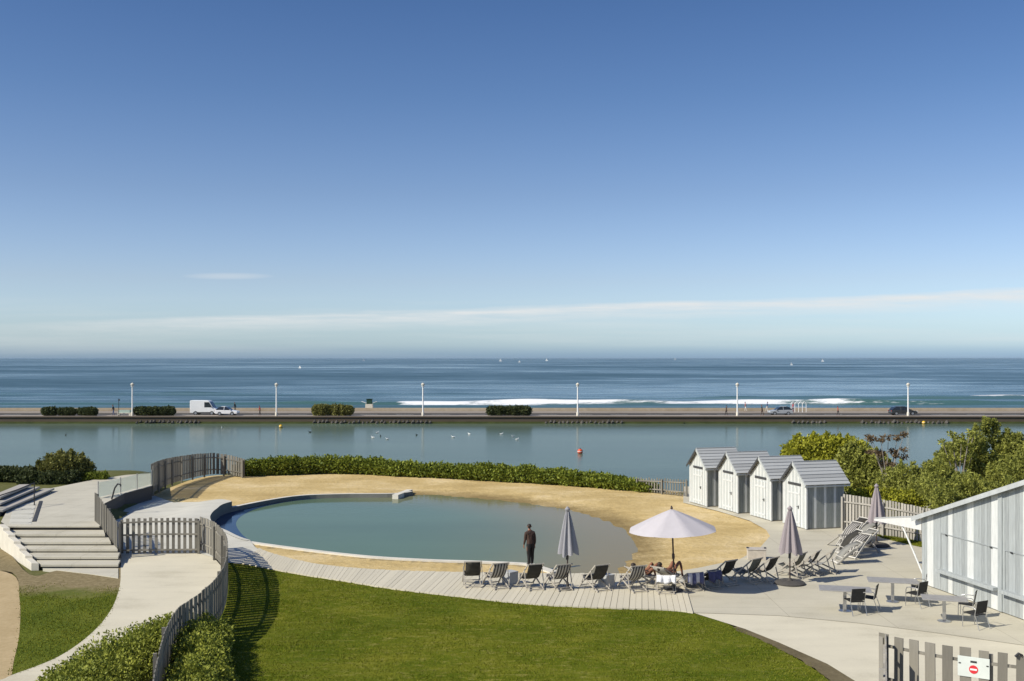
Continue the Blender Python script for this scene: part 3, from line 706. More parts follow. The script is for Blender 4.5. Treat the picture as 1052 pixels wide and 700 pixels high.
# left: round bush, dark hedge, low greenery
p=G(67,494,.75); shrub('round_bush','rounded olive bush standing above the dark hedge at the left lagoon shore','bush',p,
  [((0,0,.75),(1.55,1.3,1.0)),((-.7,-.2,.6),(1.0,.9,.8)),((.9,0,.55),(.95,.9,.75)),((.1,-.4,.9),(1.1,.8,.85))],13000,.15,M['leaf_round'],21,h=1.3)
p=G(15,495,.75); shrub('low_hedge','low dark green hedge at the left edge of the view','hedge',p,
  [((x,random.uniform(-.2,.2),.38),(.75,.6,.5+random.uniform(-.08,.1))) for x in np.arange(-3.6,1.5,.5)],13000,.15,M['leaf_blue'],22,h=.6)
p=G(50,497,.75); shrub('low_bush','small dark leafy bush below the round olive bush','bush',p,
  [((x,random.uniform(-.15,.15),.25),(.6,.5,.42)) for x in np.arange(-1.3,1.6,.45)],8000,.14,M['leaf_blue'],23,h=.5)
p=G(92,494,.8); shrub('low_bush','small bright green bush at the end of the dark hedge','bush',p,
  [((x,0,.2),(.5,.4,.3)) for x in np.arange(-.9,1.0,.4)],5000,.13,M['leaf_hedge'],24,h=.4)
# right: shrubs and trees on the bank behind the cabins
p=GX(852,70); shrub('bright_shrub','bright yellow green rounded shrub behind the beach cabins','shrub',p,
  [((-1.6,0,2.2),(1.5,1.3,1.0)),((-.2,0,2.35),(1.6,1.4,1.05)),((1.2,-.2,2.1),(1.5,1.3,1.1)),((.3,-.8,1.4),(2.2,1.2,1.2)),((-1.8,-.4,1.2),(1.4,1.2,1.2))],30000,.17,M['leaf_yellow'],31,h=2.6,spread=1.3,nst=6)
p=GX(884,66); shrub('olive_shrub','dull olive shrub between the yellow green shrub and the thin bare tree','shrub',p,
  [((-.4,0,1.9),(1.2,1.0,1.0)),((.5,-.2,1.6),(1.3,1.0,1.1)),((.1,-.6,.9),(1.6,1.1,.9)),((1.2,-.2,1.1),(.9,.8,.9))],20000,.16,M['leaf_dark'],32,h=2.2,spread=.8,nst=5)
p=GX(892,55); shrub('low_shrub','low yellow green shrub just behind the back fence','shrub',p,
  [((x,random.uniform(-.4,.4),.75+random.uniform(-.15,.2)),(.8,.8,.7)) for x in np.arange(-2.0,2.4,.6)],16000,.13,M['leaf_yellow'],33,h=1.0,spread=1.2,nst=5)
def sparse_tree(name,label,loc,h,seed,mat,n=9,spread=1.0,leafn=2600):
    t=thing(name,loc,0,label,'tree'); g=random.Random(seed); bl=[]
    tops=[]
    for k in range(n):
        a=g.uniform(0,6.28); r=spread*g.uniform(.25,1); hh=h*g.uniform(.6,1)
        base=Vector((g.uniform(-.15,.15),g.uniform(-.15,.15),-.1)); tip=Vector((math.cos(a)*r,math.sin(a)*r*.6,hh))
        mid=base.lerp(tip,.5)+Vector((-math.cos(a)*.15*r,0,.25))
        stems(t,[[base,mid,tip]],.045,M['bark_pale'],'limb')
        bl.append(((tip.x,tip.y,tip.z),(.26,.26,.20)))
        if g.random()<.8:
            q=mid.lerp(tip,.55); bl.append(((q.x+g.uniform(-.3,.3),q.y,q.z),(.28,.25,.15)))
    foliage('foliage',bl,leafn,.12,mat,t,seed,shell=.1); return t
sparse_tree('bare_shrub_tree','thin almost bare tree with reddish tips beside the lagoon',GX(912,60),4.6,41,M['leaf_red'],11,1.25,1500)
p=GX(985,60); 
def tree(name,label,loc,blobs,n,size,mat,seed,trunk_h,cat='tree',extra=None):
    t=thing(name,loc,0,label,cat); g=random.Random(seed)
    foliage('crown',blobs+sprigs(blobs,len(blobs)*9,seed),n,size,mat,t,seed,shell=.3,flat=.2)
    b=MB(); b.tube([(0,0,-.2),(.05,.02,trunk_h*.5),(.1,0,trunk_h)],[.2,.15,.09],8); tr=b.build('trunk',M['bark'],t,True)
    for (c,r) in blobs[:7]:
        b=MB(); c=Vector(c); b.tube([(.05,.02,trunk_h*.45),(c.x*.5,c.y*.5,trunk_h*.6+c.z*.15),(c.x,c.y,c.z+r[2]*.6)],[.09,.06,.02],6); b.build('limb',M['bark'],t,True)
    return t
def clumpy(cx,cz,rx,rz,n,seed,rmin=.45,rmax=.85,cy=0,ry=1.4):
    g=random.Random(seed); o=[]
    for k in range(n):
        a=g.uniform(0,6.28); q=math.sqrt(g.random()); x=cx+math.cos(a)*q*rx; z=cz+math.sin(a)*q*rz; r=g.uniform(rmin,rmax)
        o.append(((x,cy+g.uniform(-ry,ry),max(.3,z)),(r,r,r*.75)))
    return o
tree('olive_tree','broad olive green tree behind the white awning, left of the tall leafy one',GX(962,57),clumpy(-.2,1.45,2.0,.95,24,51),34000,.15,M['leaf_dark'],51,1.6)
tree('leafy_tree','tallest dense leafy tree on the right shore with spiky upright tips',GX(1012,62),
  clumpy(0,2.1,2.6,1.5,30,52)+[((-.4,0,3.6),(.5,.5,.8)),((.5,.2,3.9),(.35,.35,.75)),((-1.5,0,3.2),(.45,.4,.6)),((1.4,0,3.5),(.6,.5,.6)),((2.3,0,3.2),(.7,.6,.6)),((.1,0,4.3),(.22,.22,.45))],50000,.16,M['leaf_dark'],52,2.4)
tree('leafy_tree','dense green tree cut by the right edge of the view above the shed roof',GX(1062,58),clumpy(0,2.2,2.2,1.4,26,53),34000,.16,M['leaf_dark'],53,2.2)
tree('olive_tree','low green tree directly above the striped shed roof',GX(1000,52),clumpy(0,1.3,2.3,.9,24,54),32000,.14,M['leaf_dark'],54,1.3)
sparse_tree('bare_shrub_tree','small twiggy tree with thin leaves left of the tallest leafy tree',GX(985,60),4.4,43,M['leaf_dark'],9,1.1,1400)
# far bank clipped bushes
def farbush(px0,px1,top,label,seed,mat=None,n=5000):
    D=174.5; x0=(px0-CX)*D/F; x1=(px1-CX)*D/F; h=(428-top)*D/F; t=thing('roadside_bush',((x0+x1)/2,D,PZ),0,label,'bush','clipped bushes along the far road')
    g=random.Random(seed); L_=(x1-x0)/2; bb=[]
    x=-L_+.45
    while x<=L_-.4:
        bb.append(((x,g.uniform(-.3,.3),h*.5),(.75,.7,h*g.uniform(.42,.55)))); x+=.55
    foliage('foliage',bb,n,.24,mat or M['leaf_blue'],t,seed)
    for k in range(4):
        xx=-L_+(k+.5)*L_/2; stems(t,[[(xx,0,-.05),(xx+.05,0,h*.4),(xx+.1,0,h*.8)]],.07,M['bark'])
farbush(60.5,79,419.5,'dark clipped bush beside the road, left half of the pair near the left edge',61)
farbush(79.5,102,419.5,'dark clipped bush beside the road, right half of the pair near the left edge',62)
farbush(138,181,418.5,'long dark bush right of the lamp post and left of the white van',63,n=9000)
farbush(322,365,416.5,'tall dense grey green bush across the water left of the green lookout hut',64,M['leaf_round'],10000)
farbush(501,546,417.5,'low ragged bush in front of the white surf',65,n=8000)
farbush(45,59,419,'small square dark bush at the far left of the road',66,n=4000)

# ------------------------------------------------------------------ fences
def slat_fence(label,pts,hts,spacing,width,thick,mat,post_every=2.2,gap_posts=True,name='slat_fence',jit=.02,rails=(.25,.8),side=1,post_mat=None,group=None,cat='fence'):
    c=resample(pts,.05); L_=[0]
    for a,b_ in zip(c,c[1:]): L_.append(L_[-1]+(b_-a).length)
    tot=L_[-1]; o=c[0].copy(); t=thing(name,o,0,label,cat,group)
    def at(s):
        s=min(max(s,0),tot); i=min(np.searchsorted(L_,s),len(c)-1); i=max(i,1)
        f=(s-L_[i-1])/max(1e-9,L_[i]-L_[i-1]); p=c[i-1].lerp(c[i],f); tg=(c[i]-c[i-1]).normalized(); return p,tg
    def hh(s): return float(np.interp(s/tot,np.linspace(0,1,len(hts)),hts))
    b=MB(); n=int(tot/spacing)
    for k in range(n+1):
        s=min(tot,(k+.25)*spacing); p,tg=at(s); h_=hh(s)+random.uniform(-jit,jit)
        w_=width*random.uniform(.9,1.08); a=math.atan2(tg.y,tg.x)+random.uniform(-.04,.04)
        nr=Vector((-tg.y,tg.x,0))*side
        q=p-o+nr*(thick*.5+.025); tilt=Matrix.Rotation(random.uniform(-.012,.012),3,'Y')
        b.box(q+Vector((0,0,h_/2+.02)),(w_,thick,h_-.04),0,Matrix.Rotation(a,3,'Z')@tilt)
    b.build('slat_panel',mat,t)
    for fr in rails:
        b=MB(); S_=np.linspace(0,tot,max(2,int(tot/.4)))
        for s0,s1 in zip(S_,S_[1:]):
            p,_=at(s0); q,_=at(s1); b.bar(p-o+Vector((0,0,hh(s0)*fr)),q-o+Vector((0,0,hh(s1)*fr)),.045,.07,side=(tg.y,-tg.x,0.01))
        b.build('rail',post_mat or mat,t)
    m=max(1,round(tot/post_every))
    for k in range(m+1):
        p,tg=at(tot*k/m); b=MB(); nr=Vector((-tg.y,tg.x,0))*side
        b.box(p-o-nr*.07+Vector((0,0,hh(tot*k/m)*.47-.05)),(.09,.09,hh(tot*k/m)*.94+.1),0,Matrix.Rotation(math.atan2(tg.y,tg.x),3,'Z')); b.build('post',post_mat or mat,t)
    return t
slat_fence('long curving grey slat fence between the left path and the lawn',fence_c,[1.5,1.5,1.5,1.5,1.45],.36,.265,.028,M['wood_grey'],2.4)
g0=G(123.5,570); g1=G(204.5,569)
slat_fence('straight slat fence with wide gaps across the path, in front of the pool deck',[g0,g1],[1.5,1.55,1.55,1.52],.24,.125,.028,M['wood_grey'],3.3,rails=(.12,.55,.9))
f3=[G(121.5,574,.0),G(112,556,.38),G(104,544,.72),G(98.5,536,.88)]
slat_fence('short slat fence climbing beside the right end of the concrete steps',f3,[1.55,1.45,1.4,1.35],.30,.145,.03,M['wood_grey'],2.2)
F4=[(156,508,477),(165,503,473),(178,497,469.5),(200,491,466),(217,488,464.5),(233,488.5,466.5),(250,491,471.5)]
p4=[G(a,b,.35*(1-i/6)) for i,(a,b,c) in enumerate(F4)]; h4=[(b-c)*p.y/F for (a,b,c),p in zip(F4,p4)]
slat_fence('arched slat fence behind the left end of the sand, tallest in the middle',cr(p4,6),h4,.27,.19,.03,M['wood_grey'],2.0)
# back fence on the right, small picket fence left of the cabins
bf=[G(866,545,.02),G(885,547.5,.02),(G(915,552,.02)),G(950,558,.02),G(990,566,.02)]
slat_fence('tall pale slat fence behind the folded deck chairs, below the trees',bf,[1.75,1.72,1.65,1.55,1.55],.165,.12,.025,M['wood_grey_pale'],2.2)
pf=[G(655,505),G(680,507.5),G(706,510.5)]
slat_fence('small thin picket fence left of the first beach cabin',pf,[.85,.95,1.05],.20,.085,.02,M['wood_grey'],2.0,jit=.05)
# near fence, bottom right, with its sign
nf=[]
for (px,py) in [(905,650),(960,661),(1010,668),(1060,674),(1150,684)]:
    D=F*(H-1.5)/(py-HY); nf.append(Vector(((px-CX)*D/F,D,0)))
slat_fence('near weathered wide slat fence at the bottom right corner, carrying a sign',cr(nf,6),[1.5]*3,.40,.235,.03,M['wood_grey'],2.4,side=-1,jit=.025)
rf=[Vector((nf[0].x*q_+.04,nf[0].y*q_-.1,0)) for q_ in (1,.9,.8)]
slat_fence('return of the near slat fence running towards the viewer at its left end',rf,[1.5,1.48,1.45],.30,.2,.03,M['wood_grey_pale'],2.4,jit=.02)
sgp=GX(1001,27.0-.02); 
pc=None
c_=resample(cr(nf,6),.02); pc=min(c_,key=lambda p:abs(CX+F*p.x/p.y-1001)); i_=c_.index(pc); tg=(c_[i_+1]-c_[i_-1]).normalized()
sg=thing('notice_sign',pc+Vector((tg.y,-tg.x,0))*.075,math.atan2(tg.y,tg.x),'pale notice sign with a red and white no entry disc on the near fence','sign')
b=MB(); b.box((0,0,1.08),(.70,.014,.48)); b.build('plate',mat_var('pale_sign_plate',(.62,.66,.62),.06),sg,bevel=.004)
b=MB(); n=28
def disc(b,cx,cz,r,y,m=0):
    vs=[(cx+r*math.cos(2*math.pi*k/n),y,cz+r*math.sin(2*math.pi*k/n)) for k in range(n)]+[(cx+r*math.cos(2*math.pi*k/n),y+.004,cz+r*math.sin(2*math.pi*k/n)) for k in range(n)]
    b.add(vs,[tuple(range(n)),tuple(reversed(range(n,2*n)))]+[(k,(k+1)%n,n+(k+1)%n,n+k) for k in range(n)],m)
disc(b,0,1.03,.10,-.013); b.build('red_disc',mat_var('sign_red',(.62,.03,.04),.05),sg)
b=MB(); b.box((0,-.015,1.03),(.15,.004,.04)); b.build('white_bar',M['white_paint'],sg)
b=MB(); b.box((0,-.011,1.21),(.14,.006,.045)); b.build('top_mark',M['metal_dark'],sg)
for sx_ in (-.33,.33):
    b=MB(); b.box((sx_*.92,-.012,1.15),(.05,.008,.025)); b.build('clip',M['metal_dark'],sg)
# gate latch on the near fence
pl=min(c_,key=lambda p:abs(CX+F*p.x/p.y-1046)); lt=thing('gate_latch',pl+Vector((0,-.08,1.42)),.1,'dark metal latch on top of the near fence, right of the sign','latch')
b=MB(); b.tube([(-.1,0,.05),(-.02,0,.12),(.06,0,.08),(.1,0,-.05),(.16,0,-.12)],.03,8); b.build('latch_arm',M['metal_dark'],lt,True)
b=MB(); b.box((.1,.03,-.08),(.1,.05,.16)); b.build('latch_plate',M['metal_dark'],lt,bevel=.006)

# ------------------------------------------------------------------ left platform, steps, glass balustrade
PZL=.9
edge_r=[G(103.5,541,PZL),G(98.5,535,PZL),G(106,518,PZL),G(128,507,PZL),G(156,499.5,PZL)]
plat=[G(8,541,PZL),G(103.5,541,PZL)]+edge_r[1:]+[G(156,486.5,PZL),G(130,488,PZL),G(96,493,PZL),G(51,502,PZL),G(14,512.5,PZL),G(1,536,PZL)]
b=MB(); b.prism([(p.x,p.y) for p in plat],'z',-.1,PZL)
o=b.build('raised_platform',[M['platform'],M['trouser_dark'] if False else M['side_shade']]); [setattr(p_,'material_index',0 if abs(p_.normal.z)>.5 else 1) for p_ in o.data.polygons]; tag(o,'raised pale concrete platform at the top of the left steps','platform')  # upright faces coloured dark to stand in for shade below the balustrade
STY=[541,549,557,564.3,572,580]; SL=[8,13,19.5,27.5,34.5,42]; SR=[103,108,114,121,121.5,121.5]
stt=thing('staircase',G(75,582,0),0,'six broad pale concrete steps leading up to the left platform','steps'); so_=G(75,582,0)
for k in range(1,6):
    z=PZL-.15*k; a=G(SL[k],STY[k],z); c=G(SR[k],STY[k],z); bk=G(SL[k-1],STY[k-1],z+.15); ck=G(SR[k-1],STY[k-1],z+.15)
    b=MB(); th=.10; lip=.07
    P=[a,c,Vector((ck.x+(c.x-ck.x)*.1,ck.y+.2,z)),Vector((bk.x,bk.y+.2,z))]
    vs=[p-so_ for p in P]; lo=[v-Vector((0,0,th)) for v in vs]
    b.add(lo+vs,[(3,2,1,0),(4,5,6,7),(0,1,5,4),(1,2,6,5),(2,3,7,6),(3,0,4,7)]); b.build('tread',M['platform'],stt,bevel=.008)
    b=MB(); P2=[a+Vector((.02,.06,0)),c+Vector((-.02,.06,0)),c+Vector((-.02,.3,0)),a+Vector((.02,.3,0))]
    up=[p-so_-Vector((0,0,th+.003)) for p in P2]; lo=[p-so_+Vector((0,0,-.2)) for p in P2]
    b.add(lo+up,[(3,2,1,0),(4,5,6,7),(0,1,5,4),(1,2,6,5),(2,3,7,6),(3,0,4,7)]); b.build('riser',M['wood_grey'],stt)
# nosing of the platform
b=MB(); a=G(8,541,PZL)-so_; c=G(103,541,PZL)-so_; b.bar(a+Vector((0,-.03,.0)),c+Vector((0,-.03,.0)),.16,.07,side=(0,1,0)); b.build('nosing',M['platform'],stt,bevel=.008)
b=MB(); ps=[G(5,541,PZL),G(40,584,.0)]; pr=Vector((-.30,-.02,0))
for k in range(6):
    a=ps[0].lerp(ps[1],k/6); c=ps[0].lerp(ps[1],(k+1)/6); 
    vs=[]
    for p,zt in ((a,a.z+.10),(c,a.z+.06)):
        for off in (Vector((.0,0,0)),pr): vs+= [Vector((p.x,p.y,-.1))+off-so_, Vector((p.x,p.y,zt))+off-so_]
    b.add(vs,[(0,2,6,4),(1,5,7,3),(0,4,5,1),(2,3,7,6),(0,1,3,2),(4,6,7,5)])
b.build('stringer',M['cream'],stt,bevel=.01)
b=MB(); P=[G(44,584,.02),G(121.5,584,.02),G(121.5,594,.02),G(95,590,.02)]; vs=[p-so_ for p in P]; lo=[v-Vector((0,0,.12)) for v in vs]
b.add(lo+vs,[(3,2,1,0),(4,5,6,7),(0,1,5,4),(1,2,6,5),(2,3,7,6),(3,0,4,7)]); b.build('landing',M['platform'],stt)
# tactile strip and drain slot at the head of the steps
b=MB(); q0=G(14,528,PZL+.004)
for i in range(6):
    for j in range(5):
        pA=G(12+i*3.4+j*1.2,537-j*4.6,PZL+.014); b.box(pA,(.13,.42,.016))
_q=[G(9,539,PZL),G(32,539,PZL),G(37,517,PZL),G(15,516,PZL)]
b.prism([(p.x,p.y) for p in _q],'z',PZL+.002,PZL+.008)
tag(b.build('tactile_paving',M['deck']),'pale patch of studded warning slabs at the head of the left steps','paving')
b=MB(); b.bar(G(35,536,PZL+.01),G(42,515,PZL+.01),.16,.03,side=(1,0,0)); tag(b.build('drain_channel',M['dark_trim']),'narrow dark drain slot across the left platform','drain')
# glass balustrade
gb=thing('glass_balustrade',edge_r[2],0,'low clear glass balustrade along the edge of the left platform','balustrade')
gpts=resample([G(101,512,PZL),edge_r[3]+Vector((-.1,.2,0)),G(156,498.5,PZL)],1.9); go=edge_r[2]
for p,q in zip(gpts,gpts[1:]):
    b=MB(); t_=(q-p).normalized(); b.bar(p-go+t_*.06+Vector((0,0,.45)),q-go-t_*.06+Vector((0,0,.45)),.014,.78,side=(t_.y,-t_.x,0)); b.build('pane',M['glass'],gb)
for p in gpts:
    b=MB(); b.box(p-go+Vector((0,0,.45)),(.05,.05,.9)); b.build('post',M['metal'],gb)
hr=thing('handrail',G(114,517,.7),0,'short dark curved handrail beside the glass balustrade','handrail')
b=MB(); b.tube([(0,0,-.4),(.05,0,.25),(.2,0,.8),(.36,0,1.02),(.5,0,.98),(.52,0,.88)],.045,8); b.build('rail',M['metal_dark'],hr,True)
b=MB(); b.tube([(0,0,-.42),(0,0,-.34)],.1,10); b.build('foot',M['metal_dark'],hr,True)
# long timber terrace benches at far left
tsp=[((-6,510.5),(26,497.5)),((-6,517),(35,500)),((-4,524),(50,501.5))]
nm=['uppermost of the three long grey slabs stepping down at the left edge','middle one of the three long grey slabs stepping down at the left edge','lowest and longest of the three grey slabs stepping down at the left edge']
for k,(a,c) in enumerate(tsp):
    z=1.45-.18*k; p=G(*a,z); q=G(*c,z); t_=thing('seating_slab',p,0,nm[k],'slab','slabs stepping down at the left')
    b=MB(); b.bar(Vector((0,0,-.06)),q-p-Vector((0,0,.06)),.62,.1,side=(1,-.3,0)); b.build('slab_top',M['wood_grey_pale'],t_,bevel=.01)
    b=MB(); dd=(q-p); b.bar(Vector((-.05,.1,-.42)),dd+Vector((-.05,-.1,-.42)),.4,.62,side=(1,-.3,0)); b.build('support',M['dark_trim'],t_)
hr=thing('handrail',G(10,524,.9),0,'dark thin pipe handrail at the far left beside the grey slabs','handrail')
b=MB(); b.tube([(-1.2,-2.2,.6),(-.3,-.6,.75),(.2,.4,.95),(.5,1.6,1.15)],.03,8); b.build('rail',M['metal_dark'],hr,True)
for q in ((-1.2,-2.2,.6),(-.3,-.6,.75),(.5,1.6,1.15)):
    b=MB(); b.tube([q,(q[0],q[1],-.1)],.03,8); b.build('post',M['metal_dark'],hr,True)

# ------------------------------------------------------------------ beach cabins
CAB_W,CAB_D,EAVE,APEX=2.08,2.1,2.30,3.2
def gable_boards(b,w,pick,y,bw=.16,top=lambda x:EAVE-.05,x0=None,thick=.025,z0=.04,skip=None):
    n=round(w/bw); 
    for k in range(n):
        xa=-w/2+w*k/n+.004; xb=-w/2+w*(k+1)/n-.004
        xsq=[xa,xb] if not (xa<0<xb) else [xa,0,xb]
        for a,c in zip(xsq,xsq[1:]):
            za,zc=top(a),top(c)
            dz=random.uniform(-.003,.003)
            vs=[(a,y-thick+dz,z0),(c,y-thick+dz,z0),(c,y,z0),(a,y,z0),(a,y-thick+dz,za),(c,y-thick+dz,zc),(c,y,zc),(a,y,za)]
            b.add(vs,[(3,2,1,0),(4,5,6,7),(0,1,5,4),(1,2,6,5),(2,3,7,6),(3,0,4,7)],pick(k,n))
def make_cabin(loc,rz,label):
    # local: x along the front (width), front faces -y
    t=thing('beach_cabin',loc,rz,label,'beach cabin','row of striped beach cabins')
    W=CAB_W; Dp=CAB_D
    roofz=lambda x:APEX-.08-(APEX-EAVE)*abs(x)/(W/2)
    b=MB(); gable_boards(b,W,lambda k,n:0 if (k in(0,n-1) or k%2==0) else 1,0,.16,roofz); b.build('front_wall',[M['white_board'],M['pale_board']],t)
    b=MB(); 
    gable_boards(b,W,lambda k,n:k%2,Dp,.16,roofz); b.build('back_wall',[M['white_board'],M['pale_board']],t)
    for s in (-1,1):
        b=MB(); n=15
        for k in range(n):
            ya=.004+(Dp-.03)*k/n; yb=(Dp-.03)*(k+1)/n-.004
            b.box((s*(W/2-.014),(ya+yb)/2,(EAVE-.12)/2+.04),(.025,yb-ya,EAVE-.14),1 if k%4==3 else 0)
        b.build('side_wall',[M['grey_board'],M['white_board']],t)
    # roof: lapped boards, two slopes
    ov=.16; rise=(APEX-EAVE); run=W/2; sl=math.atan2(rise,run); ln=math.hypot(rise,run)+.22
    for s in (-1,1):
        b=MB(); n=7
        for k in range(n):
            d0=ln*k/n; dm=d0+ln/n*.52
            c=Vector((s*math.cos(sl)*dm,Dp/2+.04,APEX-math.sin(sl)*dm+.03+.004*(k%2)))
            b.box(c,(ln/n*1.02,Dp+ov*2+.08,.03),0,Matrix.Rotation(s*(sl-.13),3,'Y'))
        b.build('roof_slope',M['roof_grey'],t)
        b=MB(); a=Vector((0,-ov-.02,APEX-.05)); c=Vector((s*math.cos(sl)*ln,-ov-.02,APEX-.05-math.sin(sl)*ln)); b.bar(a,c,.03,.11,side=(0,1,0)); b.build('barge_board',M['dark_trim'] if s<0 else M['pale_board'],t)
    b=MB(); e=Vector((math.cos(sl)*ln+.005,0,APEX-.045-math.sin(sl)*ln)); b.box((e.x-.02,Dp/2+.04,e.z),(.03,Dp+ov*2+.1,.07)); b.build('eave_board',M['pale_board'],t)
    b=MB(); b.box((0,Dp/2+.04,APEX+.035),(.09,Dp+ov*2+.06,.03)); b.build('ridge_cap',M['roof_grey'],t)
    # door
    d=MB(); dw=1.05; n=6
    for k in range(n): d.box((-dw/2+dw*(k+.5)/n,-.043,1.0),(dw/n-.008,.03,1.88),0 if k%2 else 1)
    do=d.build('door',[M['white_board'],M['pale_board']],t)
    for z in (.25,1.68):
        d=MB(); d.box((0,-.067,z),(dw*.97,.016,.085)); d.build('ledge',M['white_board'],do)
    d=MB(); d.box((dw/2-.12,-.075,1.02),(.06,.03,.15)); d.tube([(dw/2-.12,-.08,1.05),(dw/2-.12,-.13,1.05),(dw/2-.2,-.13,1.05)],.014,6); d.build('handle',M['metal_dark'],do)
    d=MB(); d.box((0,-.04,2.13),(dw+.12,.03,.12)); d.build('lintel_slot',M['dark_trim'],t)
    for s in (-1,1):
        d=MB(); d.box((s*(W/2+.006),-.012,(EAVE)/2-.02),(.09,.075,EAVE-.1)); d.build('corner_post',M['white_board'],t)
    d=MB(); d.box((0,Dp/2,.0),(W+.06,Dp+.06,.09)); d.build('plinth',M['wood_grey'],t)
    return t
cab_c=[]
CL=[((707.2,516.3),(728.5,520.9)),((737.3,522.7),(760.4,527.7)),((769.8,529.9),(794.7,535.7)),((804.3,538),(830,544.3))]
CN=['striped beach cabin farthest from the terrace, beside the thin picket fence','second striped beach cabin from the picket fence','third striped beach cabin, next to the nearest one','nearest striped beach cabin, its whole grey side wall in view']
for (a,c),nm_ in zip(CL,CN):
    p=G(*a,.02); q=G(*c,.02); m=(p+q)/2; ang=-R(90-16.5)
    make_cabin(m,ang,nm_)

# ------------------------------------------------------------------ striped shed on the right
k0=G(948,600,.02); k1=G(1033,630.5,.02); kd=(k1-k0).normalized(); kang=math.atan2(kd.y,kd.x)
sh=thing('striped_shed',k0,kang,'large white and blue grey striped timber shed at the right edge','shed')
WL=12.4; slope=(4.06-2.50)/((k1-k0).length)
topz=lambda x: 2.50+slope*x if x<WL/2+.6 else 2.50+slope*(WL+1.2-x)
AP=WL/2+.6
# local x along the facade (towards the viewer), facade faces -y (towards the left)
Lf=(k1-k0).length
def shed_wall(y,th,nm):
    b=MB(); x=0.0; k=0; whites=[(.33,.72),(1.62,1.88),(2.72,3.08),(4.02,4.42),(5.6,5.9),(7.1,7.5),(8.8,9.1)]
    cuts=[0]
    while cuts[-1]<WL+1.19: cuts.append(min(WL+1.2,cuts[-1]+random.choice((.14,.17,.2))))
    cuts=sorted(set([c for c in cuts if not any(a-.06<c<b_+.06 for a,b_ in whites)]+[v for a,b_ in whites for v in (a,b_)]+[AP]))
    for a,c in zip(cuts,cuts[1:]):
        iswh=any(abs(a-x0)<1e-6 for x0,x1 in whites); dz=random.uniform(0,.006)
        m_=0 if iswh else random.choice((1,1,2,1))
        vs=[(a+.003,y-th-dz,.03),(c-.003,y-th-dz,.03),(c-.003,y,.03),(a+.003,y,.03),(a+.003,y-th-dz,topz(a)-.05),(c-.003,y-th-dz,topz(c)-.05),(c-.003,y,topz(c)-.05),(a+.003,y,topz(a)-.05)]
        b.add(vs,[(3,2,1,0),(4,5,6,7),(0,1,5,4),(1,2,6,5),(2,3,7,6),(3,0,4,7)],m_)
    return b.build(nm,[M['white_board'],M['blue_board'],M['blue_board_dark']],sh)
shed_wall(0,.03,'front_wall'); shed_wall(6.03,.03,'back_wall')
for x_,nm_ in ((.015,'end_wall'),(WL+1.185,'end_wall')):
    b=MB(); n=30
    for k in range(n): b.box((x_,.03+5.94*(k+.5)/n,(topz(min(x_,WL+1.1))-.08)/2+.02),(.028,5.94/n-.006,topz(min(x_,WL+1.1))-.1),0 if k%4==0 else 1)
    b.build(nm_,[M['white_board'],M['blue_board']],sh)
for s in (0,1):
    b=MB(); a=math.atan(slope)
    x0,x1=(-.38,AP) if s==0 else (WL+1.58,AP)
    P=[(x0,-.22),(x1,-.22),(x1,6.25),(x0,6.25)]
    f_=lambda x:2.50+slope*x if s==0 else 2.50+slope*(WL+1.2-x)
    vs=[(x,y,f_(x)+.005) for x,y in P]+[(x,y,f_(x)+.075) for x,y in P]
    b.add(vs,[(3,2,1,0),(4,5,6,7),(0,1,5,4),(1,2,6,5),(2,3,7,6),(3,0,4,7)]); b.build('roof_slope',M['roof_grey'],sh)
    b=MB(); b.bar((x0,-.235,f_(x0)-.02),(x1,-.235,f_(x1)-.02),.03,.15,side=(0,1,0)); b.build('barge_board',mat_var('grey_barge',(.42,.44,.44),.12),sh)
b=MB(); b.box((4.52,-.055,2.03),(.2,.05,4.0)); b.build('post',M['blue_board'],sh,bevel=.005)
# serving hatches with ledges
for (xa,xb) in ((1.2,4.4),(4.75,7.8)):
    h_=MB(); zt=2.08; zb=.74
    h_.box(((xa+xb)/2,-.046,zt),(xb-xa,.022,.028)); h_.box((xa,-.046,(zt+zb)/2),(.02,.02,zt-zb)); h_.box((xb,-.046,(zt+zb)/2),(.02,.02,zt-zb)); ho=h_.build('hatch_outline',M['blue_board_dark'],sh)
    h_=MB(); h_.box(((xa+xb)/2,-.14,zb),(xb-xa+.04,.24,.11)); h_.build('ledge',M['blue_board'],ho,bevel=.006)
    for xx in (xa+.35,xb-.35):
        h_=MB(); h_.box((xx,-.062,zt-.02),(.12,.016,.05)); h_.build('hinge',M['metal_dark'],ho)
# white awning off the far end
M['valance']=mat_var('white_awning_cloth',(.62,.62,.6),.05)
aw=thing('awning',k0,kang,'white sloping awning at the far end of the striped shed','awning')
b=MB(); A=Vector((-.40,.0,2.42)); B=Vector((-3.35,.0,1.93))
for y0,y1 in ((0,2.4),):
    vs=[A+Vector((0,y0,0)),B+Vector((0,y0,0)),B+Vector((0,y1,0)),A+Vector((0,y1,0))]
    b.add(vs+[v+Vector((0,0,.05)) for v in vs],[(3,2,1,0),(4,5,6,7),(0,1,5,4),(1,2,6,5),(2,3,7,6),(3,0,4,7)])
b.build('roof_panel',M['roof_grey'],aw)
b=MB(); b.prism([(-.40,2.41),(-3.35,1.92),(-3.35,1.85),(-.05,1.98),(-.05,2.40)],'y',-.03,-.003); b.build('side_valance',M['valance'],aw)
for yy_ in (.05,2.3):
    b=MB(); b.tube([(-1.6,yy_,2.1),(-.75,yy_,1.15),(-.03,yy_,.3)],.035,8); b.build('brace',M['white_board'],aw,True)

